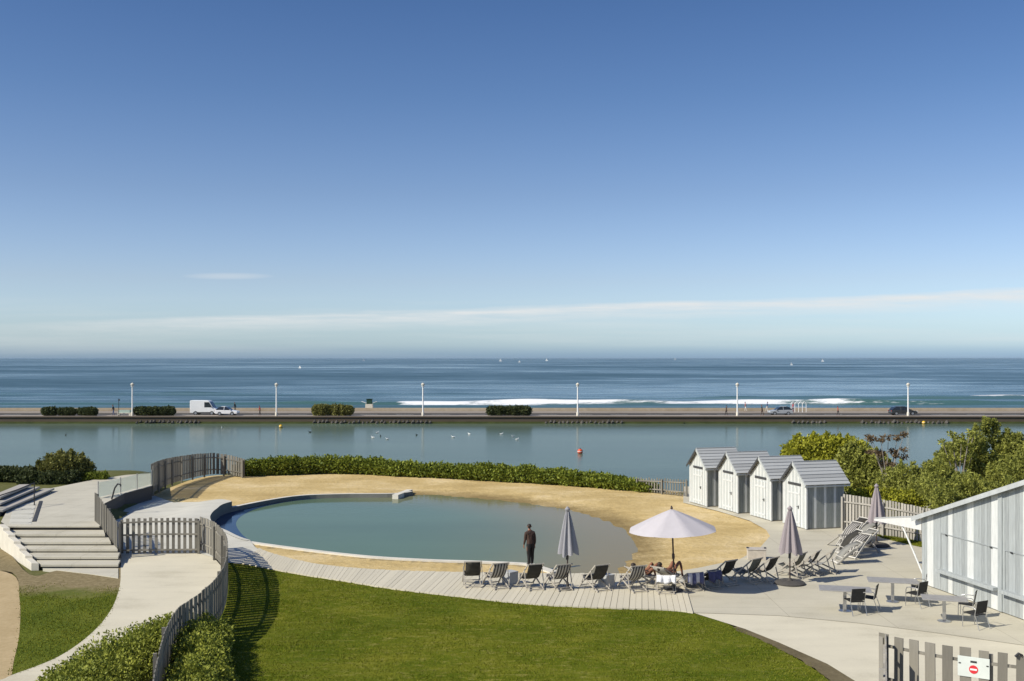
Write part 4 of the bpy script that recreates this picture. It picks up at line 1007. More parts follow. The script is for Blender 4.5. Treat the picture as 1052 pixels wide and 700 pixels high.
# ------------------------------------------------------------------ deck chairs
def sling_curve():
    A=Vector((0,-.46,.93)); B=Vector((0,.50,.42)); pts=[]
    for i in range(13):
        t=i/12; p=A.lerp(B,t); sag=.33*(4*t*(1-t))**.9*(1-.25*(1-t)); pts.append(p-Vector((0,.10*math.sin(math.pi*t),sag)))
    return pts
def make_sling(mat,name='sling'):
    b=MB(); pts=sling_curve(); w=.27; n=len(pts)
    vs=[]
    for p in pts: vs+=[(-w,p.y,p.z),(0,p.y+.004,p.z-.012),(w,p.y,p.z)]
    b.add(vs,[(3*i+j,3*i+j+1,3*i+j+4,3*i+j+3) for i in range(n-1) for j in range(2)])
    o=b.build(name,mat,None,True); s_=o.modifiers.new('t','SOLIDIFY'); s_.thickness=.008; return o
def make_deckchair(label):
    t=thing('deck_chair',(0,0,0),0,label,'deck chair','deck chairs round the pool'); fm=M['frame_wood']
    b=MB()
    for s in (-1,1): b.bar((s*.31,.62,.02),(s*.31,-.47,.95),.03,.05)
    b.bar((-.31,-.455,.935),(.31,-.455,.935),.035,.035,side=(0,0,1)); b.bar((-.31,.55,.07),(.31,.55,.07),.03,.03,side=(0,0,1)); b.build('back_frame',fm,t)
    b=MB()
    for s in (-1,1): b.bar((s*.275,-.58,.02),(s*.275,.52,.44),.03,.05)
    b.bar((-.275,.505,.425),(.275,.505,.425),.035,.035,side=(0,0,1)); b.bar((-.275,-.52,.05),(.275,-.52,.05),.03,.03,side=(0,0,1)); b.build('seat_frame',fm,t)
    b=MB()
    for s in (-1,1): b.bar((s*.345,-.22,.74),(s*.345,-.40,.10),.024,.035)
    b.bar((-.345,-.40,.10),(.345,-.40,.10),.025,.025,side=(0,0,1)); b.build('prop_frame',fm,t)
    return t
SLING={}
for k,m in (('dark','sling_dark'),('stripe','sling_stripe'),('green','sling_green'),('light','sling_light'),('white','sling_white'),('navy','sling_navy')):
    o=make_sling(M[m]); SLING[k]=o
proto=make_deckchair('x'); used=[False]
def put_chair(px,py,kind,rz,label,z=.05,sc=1.0):
    c=proto if not used[0] else copy_tree(proto); used[0]=True
    c['label']=label; c.location=G(px,py,z); c.rotation_euler.z=rz; c.scale=(sc,)*3
    s_=SLING[kind].copy(); s_.name='sling'; COL.objects.link(s_); s_.parent=c
    return c
protokids=kids(proto)
chairs=[]
specs=[(485,601,'dark',.12,'leftmost deck chair of the poolside row, plain dark canvas'),
(510,603,'stripe',.38,'striped deck chair beside the leftmost dark one, left of the first grey cube table'),
(545.5,604,'dark',.36,'dark deck chair right of the first grey cube table, in front of the standing man'),
(574,604.5,'stripe',.42,'striped deck chair just left of the closed grey parasol'),
(612,605,'dark',.48,'dark deck chair right of the closed grey parasol, beside the second cube table'),
(650,606,'stripe',.40,'striped deck chair left of the two sunbathers'),
(742,600,'dark',.62,'dark deck chair in the open parasol\'s shade, nearest to the navy towels'),
(768,598,'green',.70,'grey green deck chair between two dark ones in the open parasol\'s shade'),
(785,597,'dark',.75,'dark deck chair at the right end of the open parasol\'s shade'),
(814,592,'green',.85,'grey green deck chair behind the closed mauve parasol'),
(829,590,'dark',1.0,'dark deck chair right of the mauve parasol, before the pale last one'),
(845,588,'light',1.05,'pale canvas deck chair last in line right of the mauve parasol')]
built=[]
for i,(px,py,kd_,rz,lb) in enumerate(specs):
    if i==0:
        c=proto
    else:
        c=proto.copy(); COL.objects.link(c)
        for ch in protokids:
            q=ch.copy(); COL.objects.link(q); q.parent=c
    c['label']=lb; c.location=G(px,py,.05 if px<700 else .02); c.rotation_euler.z=rz
    s_=SLING[kd_].copy(); s_.name='sling'; COL.objects.link(s_); s_.parent=c; built.append(c)
def extra(px,py,kd_,rz,lb,z=.02):
    c=proto.copy(); COL.objects.link(c)
    for ch in protokids:
        q=ch.copy(); COL.objects.link(q); q.parent=c
    c['label']=lb; c.location=G(px,py,z); c.rotation_euler.z=rz
    s_=SLING[kd_].copy(); s_.name='sling'; COL.objects.link(s_); s_.parent=c; return c
c_tow=extra(683,607,'light',-.05,'deck chair under a white towel, left of the open parasol pole',.05)
c_n1=extra(707,604.5,'light',.35,'deck chair under a navy and white towel, just right of the parasol pole')
c_n2=extra(724,603,'dark',.55,'deck chair under a plain navy towel in the parasol shade')
def towel(chair,mat,label,drop=.42):
    # a towel folded over the top bar of the chair
    b=MB(); pts=[]; 
    for i in range(9):
        t=i/8; 
        if t<.45: q=t/.45; pts.append(Vector((0,-.53+.02*q,.93-drop+drop*q)))
        elif t<.6: q=(t-.45)/.15; pts.append(Vector((0,-.5+.07*q,.965)))
        else: q=(t-.6)/.4; pts.append(Vector((0,-.43+.30*q,.955-.33*q)))
    vs=[]; n=len(pts); w=.33; K=13
    for i,p in enumerate(pts):
        for k in range(K):
            x=(-w+2*w*k/(K-1))*(1+.06*max(0,4-i)/4); fo=max(0,5-i)/5; vs.append((x,p.y+.035*fo*math.sin(k*1.35+label.__len__())-.02*fo*math.cos(k*2.4),p.z-.035*(1-((k-6)/6)**2)*(.4 if i>4 else 1)-(.07*math.sin(k*.9+drop*9) if i==0 else 0)))
    b.add(vs,[(K*i+k,K*i+k+1,K*i+K+k+1,K*i+K+k) for i in range(n-1) for k in range(K-1)])
    o=b.build('towel',mat,None,True); o.location=chair.location; o.rotation_euler=chair.rotation_euler; o.scale=chair.scale; s_=o.modifiers.new('t','SOLIDIFY'); s_.thickness=.012
    tag(o,label,'towel','towels over the deck chairs'); return o
for c_ in (c_tow,c_n1,c_n2): c_.scale=(1,1.12,.70)
towel(c_tow,M['sling_white'],'white towel folded over a deck chair back left of the open parasol pole',.36)
towel(c_n1,M['sling_navy'],'navy and white striped towel over a deck chair right of the parasol pole',.5)
towel(c_n2,mat_var('navy_towel',(.055,.06,.14),.2,9,.95),'plain navy towel over a deck chair in the parasol shade',.45)
for o in SLING.values(): bpy.data.objects.remove(o)
# folded deck chairs leaning together
def make_folded():
    t=thing('folded_deck_chair',(0,0,0),0,'folded','deck chair','folded deck chairs leaning in a heap'); fm=M['pale_frame']
    b=MB()
    for s in (-1,1): b.bar((s*.31,0,0),(s*.31,0,1.42),.03,.05)
    for z in (.06,1.4): b.bar((-.31,0,z),(.31,0,z),.035,.035,side=(0,1,0))
    b.build('back_frame',fm,t); b=MB()
    for s in (-1,1): b.bar((s*.275,.05,.10),(s*.275,.05,1.22),.03,.05)
    for z in (.12,1.2): b.bar((-.275,.05,z),(.275,.05,z),.035,.035,side=(0,1,0))
    b.build('seat_frame',fm,t); b=MB()
    for s in (-1,1): b.bar((s*.345,-.04,.35),(s*.345,-.06,1.0),.024,.035)
    b.bar((-.345,-.05,.36),(.345,-.05,.36),.025,.025,side=(0,1,0)); b.build('prop_frame',fm,t); b=MB()
    vs=[]; n=9
    for i in range(n):
        q=i/(n-1); vs+=[(-.26,.02-.16*math.sin(q*math.pi),1.38-1.15*q),(.26,.02-.16*math.sin(q*math.pi),1.38-1.15*q)]
    b.add(vs,[(2*i,2*i+1,2*i+3,2*i+2) for i in range(n-1)]); s_=b.build('sling',M['sling_light'],t,True); m_=s_.modifiers.new('t','SOLIDIFY'); m_.thickness=.008
    return t
fp=make_folded(); fk=kids(fp)
lsl=[k for k in fk if k.name.startswith('sling')][0].data; dsl=lsl.copy(); dsl.materials[0]=M['sling_dark']; ssl=lsl.copy(); ssl.materials[0]=M['sling_stripe']; lsl.materials[0]=M['sling_grey']
fspec=[(870,555,-.95,1.02,'folded deck chair with dark canvas, farthest back in the leaning heap'),(880,557,-.9,1.18,'folded deck chair lying flattest at the upper right of the leaning heap'),
(864,562,-.70,.92,'pale folded deck chair near the back of the leaning heap'),(876,566,-1.05,1.12,'pale folded deck chair in the middle of the leaning heap'),
(861,570,-.95,.95,'dark canvas folded deck chair in the middle of the leaning heap'),(872,574,-.72,1.05,'pale folded deck chair near the front of the leaning heap'),
(856,579,-.95,1.12,'frontmost folded deck chair of the leaning heap, one leg stretched to the left')]
for i,(px,py,rz,ln,lb) in enumerate(fspec):
    if i==0: c=fp; ck=fk
    else:
        c=fp.copy(); COL.objects.link(c); ck=[]
        for ch in fk:
            q=ch.copy(); COL.objects.link(q); q.parent=c; ck.append(q)
    for q in ck:
        if q.name.startswith('sling'): q.data=(dsl if i in (0,4) else (ssl if i in (2,5) else lsl))
    c['label']=lb; c.location=G(px,py,.02)+Vector((0,0,.02)); c.rotation_euler=(-ln*.82,0,-R(75)+random.uniform(-.38,.38))
# props: trestle legs under the heap so that it does lean on something
b=MB()
hp_=G(876,564,.02); rk=thing('chair_rack',hp_,.2,'low grey timber rack under the heap of folded deck chairs','rack')
for s in (-.6,.6):
    b=MB(); b.bar((s,-1.2,.0),(s,0,.62),.06,.06); b.bar((s,1.2,0),(s,0,.62),.06,.06); b.build('trestle',M['wood_grey_pale'],rk)
b=MB(); b.bar((-.7,0,.62),(.7,0,.62),.06,.06,side=(0,0,1)); b.build('cross_beam',M['wood_grey_pale'],rk)

# ------------------------------------------------------------------ parasols
def closed_parasol(loc,h,hem,mat,label,base='disc',tilt=0.0,spread=.36,seed=1):
    t=thing('closed_parasol',loc,0,label,'parasol','parasols round the pool'); g=random.Random(seed)
    b=MB(); b.tube([(0,0,.04),(0,0,h-.02)],.026,10); b.build('pole',M['umb_pole'],t,True)
    b=MB(); n=48; rows=14; vs=[]
    ph=[g.uniform(0,.5) for _ in range(8)]
    for i in range(rows+1):
        q=i/rows; z=h-.05-(h-.05-hem)*q; r=.05+spread*(q**.85)
        for k in range(n):
            th=2*math.pi*k/n; fl=abs(math.sin(th*4+.3*math.sin(q*2))); rr=r*(.52+.48*fl**.8)*(1+.10*math.sin(th+1))
            zz=z-(.07*fl if i==rows else 0)+ (.05*math.sin(th*3+ph[0]*9) if i==rows else 0)
            vs.append((rr*math.cos(th),rr*math.sin(th),zz))
    fs=[(i*n+k,i*n+(k+1)%n,(i+1)*n+(k+1)%n,(i+1)*n+k) for i in range(rows) for k in range(n)]
    b.add(vs,fs); b.build('canopy',mat,t,True)
    b=MB(); b.lathe([(.02,h-.12),(.09,h-.08),(.10,h-.03),(.05,h+.02),(.02,h+.06)],12); b.build('finial',mat,t,True)
    b=MB(); b.tube([(-.01,0,hem-.25),(.0,0,hem-.02)],.05,8); b.build('crank_hub',M['metal_dark'],t,True)
    b=MB()
    if base=='disc': b.lathe([(.55,.0),(.56,.05),(.50,.10),(.10,.13),(.05,.22)],28)
    else: b.lathe([(.22,.0),(.22,.03),(.06,.06),(.05,.25)],20)
    b.build('base',M['tan_post'],t,True)
    return t
closed_parasol(G(583,605.5,.05),2.93,1.32,M['canopy_grey'],'closed grey parasol standing in the poolside row','small',seed=2)
closed_parasol(G(811.5,600,.02),2.84,1.2,M['canopy_mauve'],'closed mauve parasol on a wide dark base, between two groups of deck chairs','disc',seed=3,spread=.40)
closed_parasol(G(900.5,561,.02),2.72,1.1,M['canopy_mauve'],'closed mauve parasol by the back fence, behind the white awning','disc',seed=4,spread=.36)
op=thing('open_parasol',G(693,607,.05),.25,'large open lilac white parasol shading the row of deck chairs','parasol','parasols round the pool')
op.rotation_euler.y=R(-2.2)
b=MB(); b.tube([(0,0,.03),(0,0,2.93)],.03,10); b.build('pole',M['umb_pole'],op,True)
b=MB(); n=8; sub=6; rows=8; vs=[(0,0,2.94)]; Rr=1.62
for i in range(1,rows+1):
    q=i/rows
    for k in range(n*sub):
        th=2*math.pi*k/(n*sub); f_=(k%sub)/sub; rr=Rr*q*math.cos(math.pi/n)/math.cos((f_-.5)*2*math.pi/n)
        rr=Rr*q*(1-.055*math.sin(math.pi*f_)); z=2.94-.74*(q**1.08)+.035*math.sin(math.pi*q)*0-.03*math.sin(math.pi*f_)*q
        vs.append((rr*math.cos(th),rr*math.sin(th),z))
K=n*sub
fs=[(0,1+k,1+(k+1)%K) for k in range(K)]+[(1+i*K+k,1+i*K+K+k,1+i*K+K+(k+1)%K,1+i*K+(k+1)%K) for i in range(rows-1) for k in range(K)]
b.add(vs,fs); cn=b.build('canopy',M['canopy'],op,True)
for k in range(n):
    th=2*math.pi*k/n; b=MB(); b.tube([(0.03*math.cos(th),.03*math.sin(th),2.90)]+[(Rr*q*math.cos(th),Rr*q*math.sin(th),2.915-.74*q**1.08) for q in (.25,.5,.75,.99)],.011,6); rb=b.build('rib',M['umb_pole'],op,True)
    b=MB(); b.tube([(.03*math.cos(th),.03*math.sin(th),2.15),(Rr*.5*math.cos(th),Rr*.5*math.sin(th),2.915-.74*.5**1.08-.01)],.009,6); b.build('strut',M['umb_pole'],rb,True)
b=MB(); b.lathe([(.03,2.93),(.05,2.96),(.04,3.0),(.015,3.06)],10); b.build('finial',M['umb_pole'],op,True)
b=MB(); b.lathe([(.05,1.15),(.055,1.3),(.035,1.35)],10); b.build('crank_hub',M['umb_pole'],op,True)
b=MB(); b.lathe([(.3,.0),(.3,.04),(.08,.08),(.05,.3)],20); b.build('base',M['tan_post'],op,True)

# ------------------------------------------------------------------ small tables, box
def cube_table(px,py,label,rz):
    t=thing('cube_table',G(px,py,.05),rz,label,'side table','grey cube side tables')
    b=MB(); m=mat_var('pale_grey_table',(.40,.41,.41),.1)
    b.box((0,0,.44),(.44,.44,.04)); b.build('top',M['metal'] if False else m,t,bevel=.006)
    for s in (-1,1):
        b=MB(); b.box((s*.2,0,.21),(.03,.42,.42)); b.build('side_panel',m,t,bevel=.004)
    b=MB(); b.box((0,-.19,.21),(.37,.03,.42)); b.build('front_panel',m,t)
    return t
cube_table(524,599.5,'small grey cube table beside the second deck chair from the left',.75)
cube_table(623,603,'small grey cube table right of the dark deck chair that follows the closed grey parasol',.7)
kids_=None
bx=thing('storage_box',G(777,574.5,.02),-.12,'pale low storage box on the terrace behind the shaded deck chairs','box')
b=MB(); b.box((0,0,.21),(.74,.48,.42)); b.build('body',mat_var('pale_box_wood',(.48,.43,.36),.15,5),bx,bevel=.008)
b=MB(); b.box((0,0,.435),(.80,.53,.035)); b.build('lid',mat_var('box_lid',(.46,.42,.37),.15,5),bx,bevel=.006)
for s in (-1,1):
    b=MB(); b.box((s*.36,0,.47),(.09,.16,.04)); b.build('handle',M['metal_dark'],bx)

# ------------------------------------------------------------------ terrace tables and chairs
def make_table(loc,rz,w,d_,label):
    t=thing('terrace_table',loc,rz,label,'table','grey terrace tables')
    b=MB(); b.box((0,0,.735),(w,d_,.03)); b.build('table_top',M['table_top'],t,bevel=.005)
    b=MB(); b.box((0,0,.385),(.10,.10,.67)); b.build('pedestal',M['metal'],t,bevel=.008)
    b=MB(); b.lathe([(.21,.0),(.21,.02),(.08,.04)],20); b.build('foot',M['metal'],t,True)
    return t
make_table(G(868,628,.02),R(-14),1.65,.85,'grey terrace table farthest left, with two black chairs at its right')
make_table(G(917,618.5,.02),R(-14),1.65,.85,'middle grey terrace table, in front of the folded deck chairs')
make_table(G(970,638.5,.02),R(-16),1.35,.8,'grey terrace table nearest to the striped shed')
def make_armchair():
    # faces +y
    t=thing('terrace_chair',(0,0,0),0,'x','chair','black mesh terrace chairs'); m=M['metal']
    for s in (-1,1):
        b=MB(); b.tube([(s*.27,.25,0),(s*.27,.24,.55),(s*.27,.20,.64),(s*.27,.10,.665),(s*.27,-.16,.66),(s*.27,-.22,.62)],.013,8); b.build('arm_leg',m,t,True)
        b=MB(); b.tube([(s*.25,-.34,0),(s*.25,-.18,.44),(s*.25,-.26,.86)],.013,8); b.build('back_leg',m,t,True)
    b=MB(); b.box((0,.03,.435),(.48,.46,.022),0,Matrix.Rotation(.06,3,'X')); b.build('seat',M['black_mesh'],t,bevel=.006)
    b=MB(); b.box((0,-.225,.67),(.50,.020,.40),0,Matrix.Rotation(.18,3,'X')); b.build('backrest',M['black_mesh'],t,bevel=.006)
    b=MB(); b.tube([(-.26,.23,.42),(.26,.23,.42)],.011,6); b.tube([(-.25,-.18,.42),(.25,-.18,.42)],.011,6); b.build('seat_rail',m,t,True)
    return t
ac=make_armchair(); ak=kids(ac)
aspec=[(878,630.5,R(12),'black terrace chair with its back to the viewer at the farthest left table'),
(893,627,R(62),'black terrace chair turned sideways at the right end of the farthest left table'),
(944,616,R(68),'black terrace chair by the shed corner, at the far side of the middle table'),
(942,623,R(35),'black terrace chair before the shed corner, at the near side of the middle table'),
(994,634,R(60),'black terrace chair against the shed wall at the table nearest the shed'),
(1002,644.5,R(28),'nearest black terrace chair, its back to the viewer beside the shed table')]
for i,(px,py,rz,lb) in enumerate(aspec):
    if i==0: c=ac
    else:
        c=ac.copy(); COL.objects.link(c)
        for ch in ak:
            q=ch.copy(); COL.objects.link(q); q.parent=c
    c['label']=lb; c.location=G(px,py,.02); c.rotation_euler.z=rz

# ------------------------------------------------------------------ people
def skin_mesh(joints,edges,voxel,extras=None,sub=1):
    names=list(joints); idx={n:i for i,n in enumerate(names)}
    me=bpy.data.meshes.new('tmp'); me.from_pydata([joints[n][0] for n in names],[(idx[a],idx[b]) for a,b in edges],[])
    o=bpy.data.objects.new('tmp',me); COL.objects.link(o)
    sk=o.modifiers.new('s','SKIN'); 
    if not me.skin_vertices: 
        import bmesh
        bm=bmesh.new(); bm.from_mesh(me); bm.verts.layers.skin.verify(); bm.to_mesh(me); bm.free()
    for n,i in idx.items():
        r=joints[n][1]; r=r if isinstance(r,tuple) else (r,r)
        me.skin_vertices[0].data[i].radius=r; me.skin_vertices[0].data[i].use_root=(n=='pelvis')
    sb=o.modifiers.new('b','SUBSURF'); sb.levels=sub; sb.render_levels=sub
    dg=bpy.context.evaluated_depsgraph_get(); dg.update(); ev=o.evaluated_get(dg); m1=bpy.data.meshes.new_from_object(ev)
    bpy.data.objects.remove(o)
    if extras:
        import bmesh
        bm=bmesh.new(); bm.from_mesh(m1); t2=bpy.data.meshes.new('t2'); t2.from_pydata(extras.v,[],extras.f); bm.from_mesh(t2); bm.to_mesh(m1); bm.free()
    o=bpy.data.objects.new('tmp',m1); COL.objects.link(o)
    r=o.modifiers.new('r','REMESH'); r.mode='VOXEL'; r.voxel_size=voxel
    sm=o.modifiers.new('sm','SMOOTH'); sm.factor=.5; sm.iterations=2
    dg=bpy.context.evaluated_depsgraph_get(); dg.update(); m2=bpy.data.meshes.new_from_object(o.evaluated_get(dg)); bpy.data.objects.remove(o)
    m2.polygons.foreach_set('use_smooth',[True]*len(m2.polygons)); return m2
def head_extras(c,fwd,right,up,s=1.0):
    b=MB(); c=Vector(c)
    def P(r,f,u): return c+right*(r*s)+fwd*(f*s)+up*(u*s)
    b.sphere(c+up*.02*s,(.078*s,.078*s,.075*s)); b.sphere(P(0,.012,.03),.086*s); b.sphere(P(0,.03,-.045),.062*s)
    b.sphere(P(0,.105,-.012),.019*s,8,6); b.sphere(P(0,.098,.005),.014*s,8,6)      # nose
    b.sphere(P(0,.078,-.055),(.022*s,.018*s,.012*s),8,6)                              # mouth
    for q in (-1,1):
        b.sphere(P(q*.084,-.005,-.005),.024*s,8,6); b.sphere(P(q*.034,.082,.012),.013*s,8,6)  # ears, eyes
    return b
def hand(J,E,root,wrist,dirv,thumbv,pl,s):
    """palm, four curled fingers and a thumb"""
    w=Vector(wrist); d=Vector(dirv).normalized(); th=Vector(thumbv).normalized(); n_=d.cross(th).normalized()
    J[pl+'palm']=(w+d*.055,(.034,.02)); E.append((root,pl+'palm'))
    for k,ln in enumerate((.072,.08,.075,.058)):
        o=(1.5-k)*.021; a=w+d*.085+th*o; J[f'{pl}f{k}a']=(a,.0105); J[f'{pl}f{k}b']=(a+d*ln*.5+n_*.008,.0095); J[f'{pl}f{k}c']=(a+d*ln*.92+n_*.03,.008)
        E.extend([(pl+'palm',f'{pl}f{k}a'),(f'{pl}f{k}a',f'{pl}f{k}b'),(f'{pl}f{k}b',f'{pl}f{k}c')])
    a=w+d*.03+th*.03; J[pl+'t0']=(a,.012); J[pl+'t1']=(a+d*.035+th*.022,.011); J[pl+'t2']=(a+d*.065+th*.026,.009)
    E.extend([(pl+'palm',pl+'t0'),(pl+'t0',pl+'t1'),(pl+'t1',pl+'t2')])
def standing(stride=.0,lean=.03,armsw=0.0,voxel=.009,fingers=True,headturn=0.0,clothed=0.0):
    k_=clothed
    J={'pelvis':((0,0,.93),(.15,.105)),'waist':((0,lean*.3,1.08),(.138,.095)),'chest':((0,lean*.8,1.28),(.165,.108)),'upchest':((0,lean,1.40),(.14,.09)),
       'neck':((0,lean+.015,1.50),.055),'headb':((0,lean+.03,1.60),.06)}
    E=[('pelvis','waist'),('waist','chest'),('chest','upchest'),('upchest','neck'),('neck','headb')]
    for s,nm in ((-1,'l'),(1,'r')):
        st=stride*s
        J[nm+'hip']=((s*.09,0,.90),.098); J[nm+'thigh']=((s*.098,st*.28,.70),.082); J[nm+'knee']=((s*.098,st*.5+.01,.48),.057); J[nm+'calf']=((s*.10,st*.62-.015,.33),.058)
        J[nm+'ank']=((s*.10,st*.85-.02,.085),.038); J[nm+'heel']=((s*.10,st*.85-.05,.035),.034); J[nm+'ball']=((s*.112,st*.85+.10,.03),(.038,.026)); J[nm+'toe']=((s*.115,st*.85+.165,.025),(.032,.02))
        E+=[('pelvis',nm+'hip'),(nm+'hip',nm+'thigh'),(nm+'thigh',nm+'knee'),(nm+'knee',nm+'calf'),(nm+'calf',nm+'ank'),(nm+'ank',nm+'heel'),(nm+'ank',nm+'ball'),(nm+'ball',nm+'toe')]
        sw=-armsw*s
        J[nm+'sh']=((s*.185,lean-.01,1.385),.062); J[nm+'uarm']=((s*.212,lean-.02+sw*.2,1.24),.05); J[nm+'elb']=((s*.222,lean-.03+sw*.35,1.09),.04); J[nm+'farm']=((s*.224,lean+.0+sw*.6,.97),.038); J[nm+'wri']=((s*.215,lean+.03+sw*.9,.845),.026)
        E+=[('upchest',nm+'sh'),(nm+'sh',nm+'uarm'),(nm+'uarm',nm+'elb'),(nm+'elb',nm+'farm'),(nm+'farm',nm+'wri')]
        if fingers: hand(J,E,nm+'wri',J[nm+'wri'][0],(0,.12,-1),(0,1,.1),nm,1)
        else: J[nm+'hand']=((s*.24,lean+.05+sw,.76),.032); E.append((nm+'wri',nm+'hand'))
    if k_:
        for n_,v_ in list(J.items()):
            add={'pelvis':.03,'waist':.04,'chest':.03,'upchest':.02}.get(n_,{'hip':.022,'thigh':.026,'knee':.03,'calf':.022,'ank':.022,'sh':.014,'uarm':.017,'elb':.018,'farm':.014}.get(n_[1:],0))
            rr=v_[1] if isinstance(v_[1],tuple) else (v_[1],v_[1]); J[n_]=(v_[0],(rr[0]+add*k_,rr[1]+add*k_))
    f=Vector((math.sin(headturn),math.cos(headturn),0)); r=Vector((f.y,-f.x,0))
    ex=head_extras((0,lean+.035,1.655),f,r,Vector((0,0,1)))
    return skin_mesh(J,E,voxel,ex)
def colour(me,mats,fn):
    for m in mats: me.materials.append(m)
    me.polygons.foreach_set('material_index',[fn(p.center) for p in me.polygons])
def hair_cap(parent,c,f,mat,s=1.0,long=0):
    b=MB(); c=Vector(c); f=Vector(f)
    b.sphere(c+Vector((0,0,.045*s))-f*.014*s,(.088*s,.093*s,.075*s),16,10)
    b.sphere(c+Vector((0,0,.0))-f*.045*s,(.072*s,.062*s,.08*s),14,10)
    if long: b.sphere(c-f*.07*s-Vector((0,0,.09*s)),(.07*s,.045*s,.13*s),12,8)
    o=b.build('hair',mat,parent,True); r=o.modifiers.new('r','REMESH'); r.mode='VOXEL'; r.voxel_size=.01; r.use_smooth_shade=True; return o
ms=standing(0.05,.07,.10,.0085,True,.5,1.0)
def mancol(p):
    if p.z>1.50: return 0
    arm=abs(p.x)>.185 and p.z<1.2
    if p.z>.93 or (arm and p.z>.88): return 1
    if arm: return 0
    return 2 if p.z>.06 else 3
colour(ms,[M['skin'],M['shirt_dark'],M['trouser_dark'],M['black_rubber']],mancol)
man=thing('person',G(545,580.2,.06),R(28),'man in dark top and trousers standing on the white kerb, looking over the pool','person'); man.scale=(.95,.95,.92)
ob=bpy.data.objects.new('body',ms); COL.objects.link(ob); ob.parent=man
hair_cap(man,(0,.105,1.66),(math.sin(.5),math.cos(.5),0),M['hair'])
# two sunbathers leaning back with raised knees
def reclining(voxel=.011):
    # sits at y=0 on a low seat, torso leaning back to -y, faces +y, knees up
    J={'pelvis':((0,0,.36),(.15,.11)),'waist':((0,-.17,.38),(.13,.095)),'chest':((0,-.35,.46),(.155,.105)),'upchest':((0,-.46,.52),(.13,.088)),'neck':((0,-.54,.585),.052),'headb':((0,-.60,.65),.058)}
    E=[('pelvis','waist'),('waist','chest'),('chest','upchest'),('upchest','neck'),('neck','headb')]
    for s,nm in ((-1,'l'),(1,'r')):
        dy=.06*s
        J[nm+'hip']=((s*.09,.03,.36),.098); J[nm+'thigh']=((s*.10,.24,.52),.08); J[nm+'knee']=((s*.11,.44+dy,.70),.057); J[nm+'calf']=((s*.11,.53+dy,.50),.056); J[nm+'ank']=((s*.10,.64+dy,.12),.037)
        J[nm+'heel']=((s*.10,.62+dy,.06),.034); J[nm+'ball']=((s*.11,.75+dy,.045),(.037,.026)); J[nm+'toe']=((s*.11,.82+dy,.035),(.03,.02))
        E+=[('pelvis',nm+'hip'),(nm+'hip',nm+'thigh'),(nm+'thigh',nm+'knee'),(nm+'knee',nm+'calf'),(nm+'calf',nm+'ank'),(nm+'ank',nm+'heel'),(nm+'ank',nm+'ball'),(nm+'ball',nm+'toe')]
        J[nm+'sh']=((s*.18,-.44,.50),.06); J[nm+'uarm']=((s*.235,-.34,.43),.047); J[nm+'elb']=((s*.26,-.22,.39),.038); J[nm+'farm']=((s*.23,-.09,.42),.036); J[nm+'wri']=((s*.17,.05,.46),.025)
        E+=[('upchest',nm+'sh'),(nm+'sh',nm+'uarm'),(nm+'uarm',nm+'elb'),(nm+'elb',nm+'farm'),(nm+'farm',nm+'wri')]
        hand(J,E,nm+'wri',J[nm+'wri'][0],(-s*.35,.9,.25),(-s*.8,-.2,.5),nm,1)
    ex=head_extras((0,-.635,.69),Vector((0,1,0)),Vector((1,0,0)),Vector((0,0,1)))
    return skin_mesh(J,E,voxel,ex)
mr=reclining()
colour(mr,[M['skin'],M['shirt_dark']],lambda p:1 if (-.06<p.y<.12 and p.z<.47 and abs(p.x)<.2) else 0)
for (px,py,rz,lb,ch) in ((664,599,-.95,'sunbather in dark swimwear reclining with raised knees beside the white towel chair','light'),
                       (688,597.5,-.75,'second sunbather with raised knees, behind the white towel, by the parasol pole','light')):
    lc=G(px,py,.05)
    t=thing('person',lc,rz,lb,'person'); o=bpy.data.objects.new('body',mr); COL.objects.link(o); o.parent=t
    hair_cap(t,(0,-.635,.70),(0,1,0),M['hair'],1.0,1)
    st_=thing('sun_lounger',lc,rz,'low light canvas lounger under the '+('first' if px<670 else 'second')+' sunbather','lounger','low loungers of the sunbathers')
    b=MB(); vs=[]
    pr_=[(-.80,.64),(-.55,.44),(-.34,.31),(-.10,.235),(.12,.235),(.30,.26)]
    for (y_,z_) in pr_: vs+=[(-.27,y_,z_),(.27,y_,z_)]
    b.add(vs,[(2*i,2*i+1,2*i+3,2*i+2) for i in range(len(pr_)-1)]); s_=b.build('sling',M['sling_light'],st_,True); m_=s_.modifiers.new('t','SOLIDIFY'); m_.thickness=.01
    for s in (-1,1):
        b=MB(); b.bar((s*.29,-.82,.66),(s*.29,.34,.02),.03,.045); b.bar((s*.29,-.55,.02),(s*.29,.32,.28),.03,.045); b.build('side_frame',M['frame_wood'],st_)
    b=MB(); b.bar((-.29,-.80,.65),(.29,-.80,.65),.03,.03,side=(0,0,1)); b.bar((-.29,.30,.27),(.29,.30,.27),.03,.03,side=(0,0,1)); b.build('cross_bar',M['frame_wood'],st_)
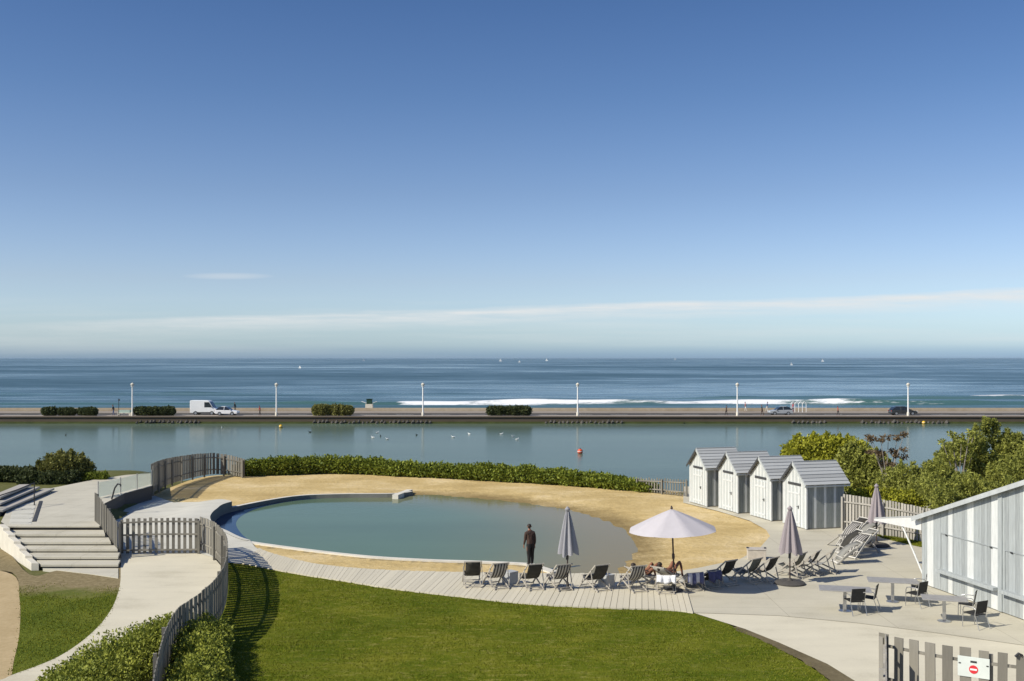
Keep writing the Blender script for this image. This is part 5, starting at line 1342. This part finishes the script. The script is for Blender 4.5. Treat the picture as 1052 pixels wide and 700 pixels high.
# walkers on the far promenade
mw=standing(.22,.05,.25,.02,False)
def walker(px,D,h,top,bot,rz,label):
    me=mw.copy(); colour(me,[M['skin'],top,bot],lambda p:0 if (p.z>1.49 or p.z<.12 or (abs(p.x)>.2 and p.z<1.1)) else (1 if p.z>.95 else 2))
    t=thing('person',GX(px,D,PZ+(.03 if D>183.5 else 0)),rz,label,'person','people on the far promenade'); t.scale=(h/1.74,)*3
    o=bpy.data.objects.new('body',me); COL.objects.link(o); o.parent=t; b=MB(); b.sphere((0,.075,1.70),(.09,.095,.085),12,8); b.build('hair',M['hair'],t,True)
walker(116.5,175,1.75,M['trouser_dark'],M['cloth_blue'],1.6,'person in dark clothes left of the first lamp post across the lagoon')
walker(746,175.3,1.6,M['shirt_dark'],M['trouser_dark'],-1.5,'dark dressed walker left of the lamp post beyond the beach cabins')
walker(766,187,1.7,M['cloth_pink'],M['cloth_pale'],1.3,'walker in pink right of the lamp post beyond the beach cabins')
walker(783,175,1.75,M['trouser_dark'],M['shirt_dark'],1.5,'dark dressed walker nearer to the silver car')
walker(788,187,1.7,M['cloth_blue'],M['cloth_pale'],-1.4,'walker in a blue top just behind the silver car')
walker(861,175.4,1.5,M['cloth_red'],M['trouser_dark'],1.5,'stooping walker in red alone between the white railing and the dark car')
walker(814.5,185.5,1.6,M['cloth_red'],M['cloth_blue'],-1.4,'person in red at the right end of the silver car')
walker(267,175.2,1.6,M['cloth_red'],M['trouser_dark'],1.5,'walker in red left of the second lamp post')
walker(241.5,185,1.7,M['trouser_dark'],M['trouser_dark'],1.4,'dark figure standing behind the white car')

# ------------------------------------------------------------------ lamp posts, vehicles across the water
def lamp_post():
    t=thing('lamp_post',(0,0,PZ),0,'x','lamp post','white lamp posts along the promenade')
    b=MB(); b.lathe([(.22,0),(.22,.5),(.15,.62)],14); b.build('base',M['cream'],t,True)
    b=MB(); b.lathe([(.125,.6),(.105,4.75)],14); b.build('column',M['white_paint'],t,True)
    b=MB(); b.lathe([(.12,4.7),(.24,4.78),(.24,4.86),(.12,4.9)],14); b.build('collar',M['white_paint'],t,True)
    b=MB(); b.lathe([(.12,4.88),(.26,4.98),(.30,5.12),(.22,5.26),(.08,5.32),(.03,5.42)],14); b.build('lantern',M['cream'],t,True)
    return t
lpo=lamp_post(); lk=kids(lpo)
for i,(px,lb) in enumerate(((136,'white lamp post left of the long dark bush, first from the left'),(284,'white lamp post between the white car and the tall grey green bush'),(434.5,'white lamp post at the left end of the white surf'),
  (593.5,'white lamp post standing above the red buoy'),(757.5,'white lamp post beyond the beach cabins'),(933,'white lamp post behind the dark parked car'))):
    if i==0: c=lpo
    else:
        c=lpo.copy(); COL.objects.link(c)
        for ch in lk:
            q=ch.copy(); COL.objects.link(q); q.parent=c
    c['label']=lb; c.location=GX(px,174,PZ)
tp=thing('signal_mast',GX(122,174,PZ),0,'thin dark mast left of the first lamp post','mast')
b=MB(); b.tube([(0,0,0),(0,0,2.8)],.05,8); b.build('pole',M['metal_dark'],tp,True); b=MB(); b.box((.05,0,2.6),(.25,.06,.3)); b.build('plate',M['metal_dark'],tp); b=MB(); b.lathe([(.15,0),(.15,.06),(.05,.1)],10); b.build('foot',M['metal_dark'],tp,True)
kb=thing('bench_wall',GX(128,174.6,PZ),0,'low pale bench and planter at the foot of the first lamp post','bench')
b=MB(); b.box((0,0,.42),(2.2,.5,.1)); b.build('seat',M['cream'],kb); 
for s in (-1,1): b=MB(); b.box((s*.9,0,.19),(.3,.42,.37)); b.build('leg',M['cream'],kb)
b=MB(); b.box((0,.22,.7),(2.2,.08,.45)); b.build('backrest',mat_var('pale_green_bench',(.35,.45,.4),.1),kb)
def wheel(parent,x,y,r=.32):
    for s in (-1,1):
        b=MB(); n=18; w=.2
        vs=[(x+r*math.cos(2*math.pi*k/n),s*y+dy,r+r*math.sin(2*math.pi*k/n)) for dy in(-w/2,w/2) for k in range(n)]
        b.add(vs,[tuple(range(n)),tuple(reversed(range(n,2*n)))]+[(k,(k+1)%n,n+(k+1)%n,n+k) for k in range(n)]); o=b.build('wheel',M['black_rubber'],parent,True)
        b=MB(); vs=[(x+r*.6*math.cos(2*math.pi*k/n),s*(y+.105)+dy,r+r*.6*math.sin(2*math.pi*k/n)) for dy in(-.01,.01) for k in range(n)]
        b.add(vs,[tuple(range(n)),tuple(reversed(range(n,2*n)))]+[(k,(k+1)%n,n+(k+1)%n,n+k) for k in range(n)]); b.build('rim',M['metal'],o,True)
def car(loc,rz,paint,label,kind='car',L_=4.2,name='parked_car'):
    t=thing(name,loc,rz,label,'van' if kind=='van' else 'car','vehicles on the far road')
    h=L_/2
    if kind=='van':
        low=[(-h,.35),(h-.05,.35),(h,.55),(h-.05,.95),(h-.75,1.25),(h-1.35,2.25),(h-1.6,2.42),(-h+.1,2.45),(-h,2.35)]; W=.98
        b=MB(); b.prism(low,'y',-W,W); b.build('body',paint,t,bevel=.05)
        for s in (-1,1):
            b=MB(); b.prism([(h-.9,1.3),(h-1.42,2.15),(h-2.2,2.15),(h-2.2,1.3)],'y',s*W,s*(W+.012)); b.build('side_window',M['car_glass'],t)
        b=MB(); vs=[(h-.74,-.85,1.28),(h-.74,.85,1.28),(h-1.33,.85,2.2),(h-1.33,-.85,2.2)]; vs=[(x+.02,y,z+.015) for x,y,z in vs]; b.add(vs+[(x-.03,y,z-.02) for x,y,z in vs],[(0,1,2,3),(7,6,5,4),(0,4,5,1),(1,5,6,2),(2,6,7,3),(3,7,4,0)]); b.build('windscreen',M['car_glass'],t)
        b=MB(); b.box((-.3,0,.42),(L_*.62,2*W+.03,.2)); b.build('sill',M['dark_trim'],t)
        wheel(t,h-.95,W-.08,.34); wheel(t,-h+.95,W-.08,.34)
    else:
        W=.86
        b=MB(); b.prism([(-h,.38),(-h+.12,.28),(h-.12,.28),(h,.42),(h-.05,.68),(h-.95,.86),(-h+.75,.92),(-h+.05,.85)],'y',-W,W); b.build('body',paint,t,bevel=.06)
        cab=[(h-1.0,.85),(h-1.75,1.38),(h-2.1,1.44),(-h+1.0,1.44),(-h+.6,1.35),(-h+.1,.9)]
        b=MB(); n=len(cab); Wt=.68
        vs=[(x,-(W-(W-Wt)*(z-.85)/.6)+.02,z) for x,z in cab]+[(x,(W-(W-Wt)*(z-.85)/.6)-.02,z) for x,z in cab]
        b.add(vs,[tuple(range(n)),tuple(reversed(range(n,2*n)))]+[(i,n+i,n+(i+1)%n,(i+1)%n) for i in range(n)]); b.build('cabin',M['car_glass'],t,bevel=.03)
        b=MB(); b.box(((-h+1.0+h-2.05)/2,0,1.45),(L_-3.0,1.3,.05)); b.build('roof_panel',paint,t,bevel=.02)
        for x in (-.35,): 
            for s in (-1,1):
                b=MB(); b.bar((x,s*.86,.88),(x+.05,s*.69,1.43),.07,.03,side=(1,0,0)); b.build('door_pillar',paint,t)
        wheel(t,h-.85,W-.08,.31); wheel(t,-h+.8,W-.08,.31)
    for s in (-1,1):
        b=MB(); b.sphere((h-.06 if kind!='van' else h-.04,s*(W-.22),.66 if kind!='van' else .8),(.07,.17,.10),10,6); b.build('headlight',mat_glassy,t,True)
        b=MB(); b.box((-h-.005,s*(W-.12),.75 if kind!='van' else 1.0),(.03,.14,.2)); b.build('tail_light',M['cloth_red'],t)
        b=MB(); b.box((h-1.15 if kind!='van' else h-1.05,s*(W+.1),.95 if kind!='van' else 1.4),(.1,.16,.12)); b.build('mirror',paint if kind!='van' else M['dark_trim'],t)
    return t
mat_glassy=mat_var('headlight_glass',(.7,.72,.72),.05,4,.1)
def paint(name,c): return mat_var(name,c,.03,2,.25,spec=.6)
car(GX(211,178.5,PZ-.08),0,paint('white_van_paint',(.8,.81,.8)),'white delivery van parked across the lagoon at the left','van',4.6,'delivery_van')
car(GX(233.5,175.6,PZ),0,paint('white_car_paint',(.78,.78,.78)),'white car parked just right of the white van','car',3.7)
car(GX(801.5,178,PZ-.08),math.pi,paint('silver_car_paint',(.33,.35,.37)),'silver grey car parked across the lagoon beyond the beach cabins','car',3.9)
car(GX(927.5,176.2,PZ),0,paint('dark_car_paint',(.03,.033,.036)),'dark parked car in front of the last lamp post','car',4.3)
wr=thing('white_railing',GX(820.5,185,PZ),0,'white scalloped railing just right of the silver car','railing')
for k in range(5):
    b=MB(); x=-1.3+k*.65; b.tube([(x,0,0),(x,0,1.55)],.05,8); b.build('post',M['white_paint'],wr,True)
b=MB(); 
for k in range(4): b.tube([(-1.3+k*.65+.65*q/6,0,1.5+.32*math.sin(math.pi*q/6)) for q in range(7)],.06,6)
b.build('scalloped_top',M['white_paint'],wr,True); b=MB(); b.tube([(-1.3,0,.9),(1.3,0,.9)],.04,6); b.build('rail',M['white_paint'],wr,True)
lh=thing('lookout_hut',GX(379.5,192,-1.15),0,'small dark green lookout hut with white flaps on a pale base','hut')
b=MB(); b.box((0,0,.6),(1.3,1.0,1.4)); b.build('base',M['cream'],lh,bevel=.03); b=MB(); b.box((0,0,1.75),(.95,.9,.85)); b.build('cabin',mat_var('dark_green_paint',(.01,.05,.03),.2),lh,bevel=.03)
for s in (-1,1):
    b=MB(); b.box((s*.95,0,1.62),(.95,.7,.06),0,Matrix.Rotation(-s*.35,3,'Y')); b.build('flap',M['white_paint'],lh)
b=MB(); b.box((0,0,2.2),(1.15,1.1,.08)); b.build('roof',mat_var('green_roof',(.012,.04,.025),.2),lh)
# boulders along the foot of the quay
b=MB(); g=random.Random(5)
b.sphere((0,0,.3),(.42,.40,.42),7,5); b.v=[(x*g.uniform(.75,1.2)+.35*z,y*g.uniform(.75,1.2),z*g.uniform(.8,1.2)) for x,y,z in b.v]
rock=b.build('boulder',M['rock']); tag(rock,'dark angular boulder in the broken row along the foot of the far quay wall','boulder','boulders along the quay wall')
first=True
for (a,c) in ((140,206),(322,446),(560,640),(815,850),(885,975)):
    px=a
    while px<c:
        o=rock if first else rock.copy()
        if not first: COL.objects.link(o)
        first=False
        o.location=GX(px+g.uniform(-.8,.8),169.9+g.uniform(-.2,.3),-2.05+g.uniform(-.1,.15)); o.rotation_euler=(0,0,g.uniform(-.4,.4)); s_=g.uniform(.75,1.15); o.scale=(s_*.75,s_*.8,s_*.7); px+=4.6
# buoys, gulls, sailing boats
def buoy(px,py,r,mat,label):
    t=thing('buoy',G(px,py,-2.0),0,label,'buoy','buoys on the lagoon'); b=MB(); b.sphere((0,0,r*.7),r,18,12); b.build('float',mat,t,True); b=MB(); b.lathe([(r*.25,r*1.6),(r*.25,r*1.85),(r*.1,r*1.9)],10); b.build('cap',M['dark_trim'],t,True)
    b=MB(); b.lathe([(r*.97,r*.62),(r*1.02,r*.68),(r*1.02,r*.76),(r*.97,r*.82)],18); b.build('band',M['white_paint'],t,True)
buoy(596,466,.30,mat_var('orange_red_buoy',(.65,.10,.04),.08,3,.4),'round orange red buoy on the lagoon below the fourth lamp post')
buoy(288.5,439.5,.27,mat_var('yellow_buoy',(.75,.45,.02),.08,3,.4),'yellow buoy by the far quay under the second lamp post')
buoy(949,435.5,.27,mat_var('yellow_buoy_paint',(.75,.45,.02),.08,3,.4),'yellow buoy by the far quay right of the dark car')
def bird(mat,label,group):
    b=MB(); b.sphere((0,0,.10),(.30,.14,.13),12,8); b.tube([(.2,0,.12),(.29,0,.24),(.32,0,.33)],[.07,.05,.045],8); b.sphere((.34,0,.36),(.08,.06,.06),10,6); b.tube([(.40,0,.355),(.50,0,.34)],[.025,.008],6); b.tube([(-.22,0,.13),(-.46,0,.17)],[.08,.02],6)
    o=b.build('gull' if 'gull' in label else 'duck',mat,None,True); return tag(o,label,'bird',group)
g1=bird(M['white_paint'],'white gull floating on the lagoon','gulls on the lagoon'); g2=bird(M['trouser_dark'],'dark duck floating on the lagoon','ducks on the lagoon')
fw=fd=True
for (px,py,dk) in ((383,450,0),(387.5,445,0),(398,451.5,0),(428,447.5,1),(465.5,449.5,0),(482,446.5,0),(515,446.5,0),(527,449,0),(531,452,0),(391,448.5,1),(318.5,444.5,1),(67.5,447.5,1),(703,435.5,1),(228,440,0)):
    src=g2 if dk else g1; isf=fd if dk else fw
    o=src if isf else src.copy()
    if not isf: COL.objects.link(o)
    if dk: fd=False
    else: fw=False
    o.location=G(px,py,-2.0); o.rotation_euler.z=random.uniform(0,6.28); o.scale=(.62,)*3
def boat():
    t=thing('sailing_boat',(0,0,-3),0,'x','sailing boat','sailing boats out at sea')
    b=MB(); b.prism([(-.42,.0),(.38,.0),(.52,.12),(-.46,.10)],'y',-.12,.12); b.build('hull',M['white_paint'],t)
    b=MB(); b.tube([(.05,0,.1),(.05,0,1.0)],.012,6); b.build('mast',M['metal'],t)
    b=MB(); b.prism([(.03,.16),(.03,.98),(-.38,.17)],'y',-.01,.01); b.prism([(.07,.14),(.07,.85),(.45,.14)],'y',-.01,.01); b.build('sail',M['white_paint'],t); return t
bo=boat(); bk=kids(bo)
for i,(px,dy_,hp_,lb) in enumerate(((308,10.5,3.0,'nearest small white sailing boat, out beyond the second lamp post'),(373.5,3,2.6,'tiny white sail on the horizon left of the third lamp post'),(514,3.5,3,'left one of the two close white sails near the middle of the horizon'),(533.5,4.5,2.4,'right one of the two close white sails near the middle of the horizon'),
  (561.5,3,2.6,'tiny white sail on the horizon left of the fourth lamp post'),(693.5,2,2.4,'tiny white sail at the very horizon above the first beach cabin'),(813,7.5,3,'small white sail low on the sea above the silver car'),(845,3.8,3,'small white sail on the horizon farthest to the right'))):
    if i==0: c=bo
    else:
        c=bo.copy(); COL.objects.link(c)
        for ch in bk:
            q=ch.copy(); COL.objects.link(q); q.parent=c
    c['label']=lb; D=F*(H+3)/dy_; c.location=GX(px,D,-3.0); s_=hp_*D/F; c.scale=(s_,)*3; c.rotation_euler.z=random.uniform(-.4,.4)

# sea air: one even, very thin haze over the whole place
b=MB(); b.box((0,30000,4.2),(124000,64000,20.4)); hz=b.build('haze',None or bpy.data.materials.new('sea_haze')); tag(hz,kind='stuff')
hm=hz.data.materials[0]; hm.use_nodes=True; hn=hm.node_tree; hn.nodes.remove(hn.nodes['Principled BSDF'])
pv=hn.nodes.new('ShaderNodeVolumePrincipled'); pv.inputs['Density'].default_value=2.2e-5; pv.inputs['Color'].default_value=(.50,.66,.80,1)
hn.links.new(pv.outputs[0],hn.nodes['Material Output'].inputs['Volume'])
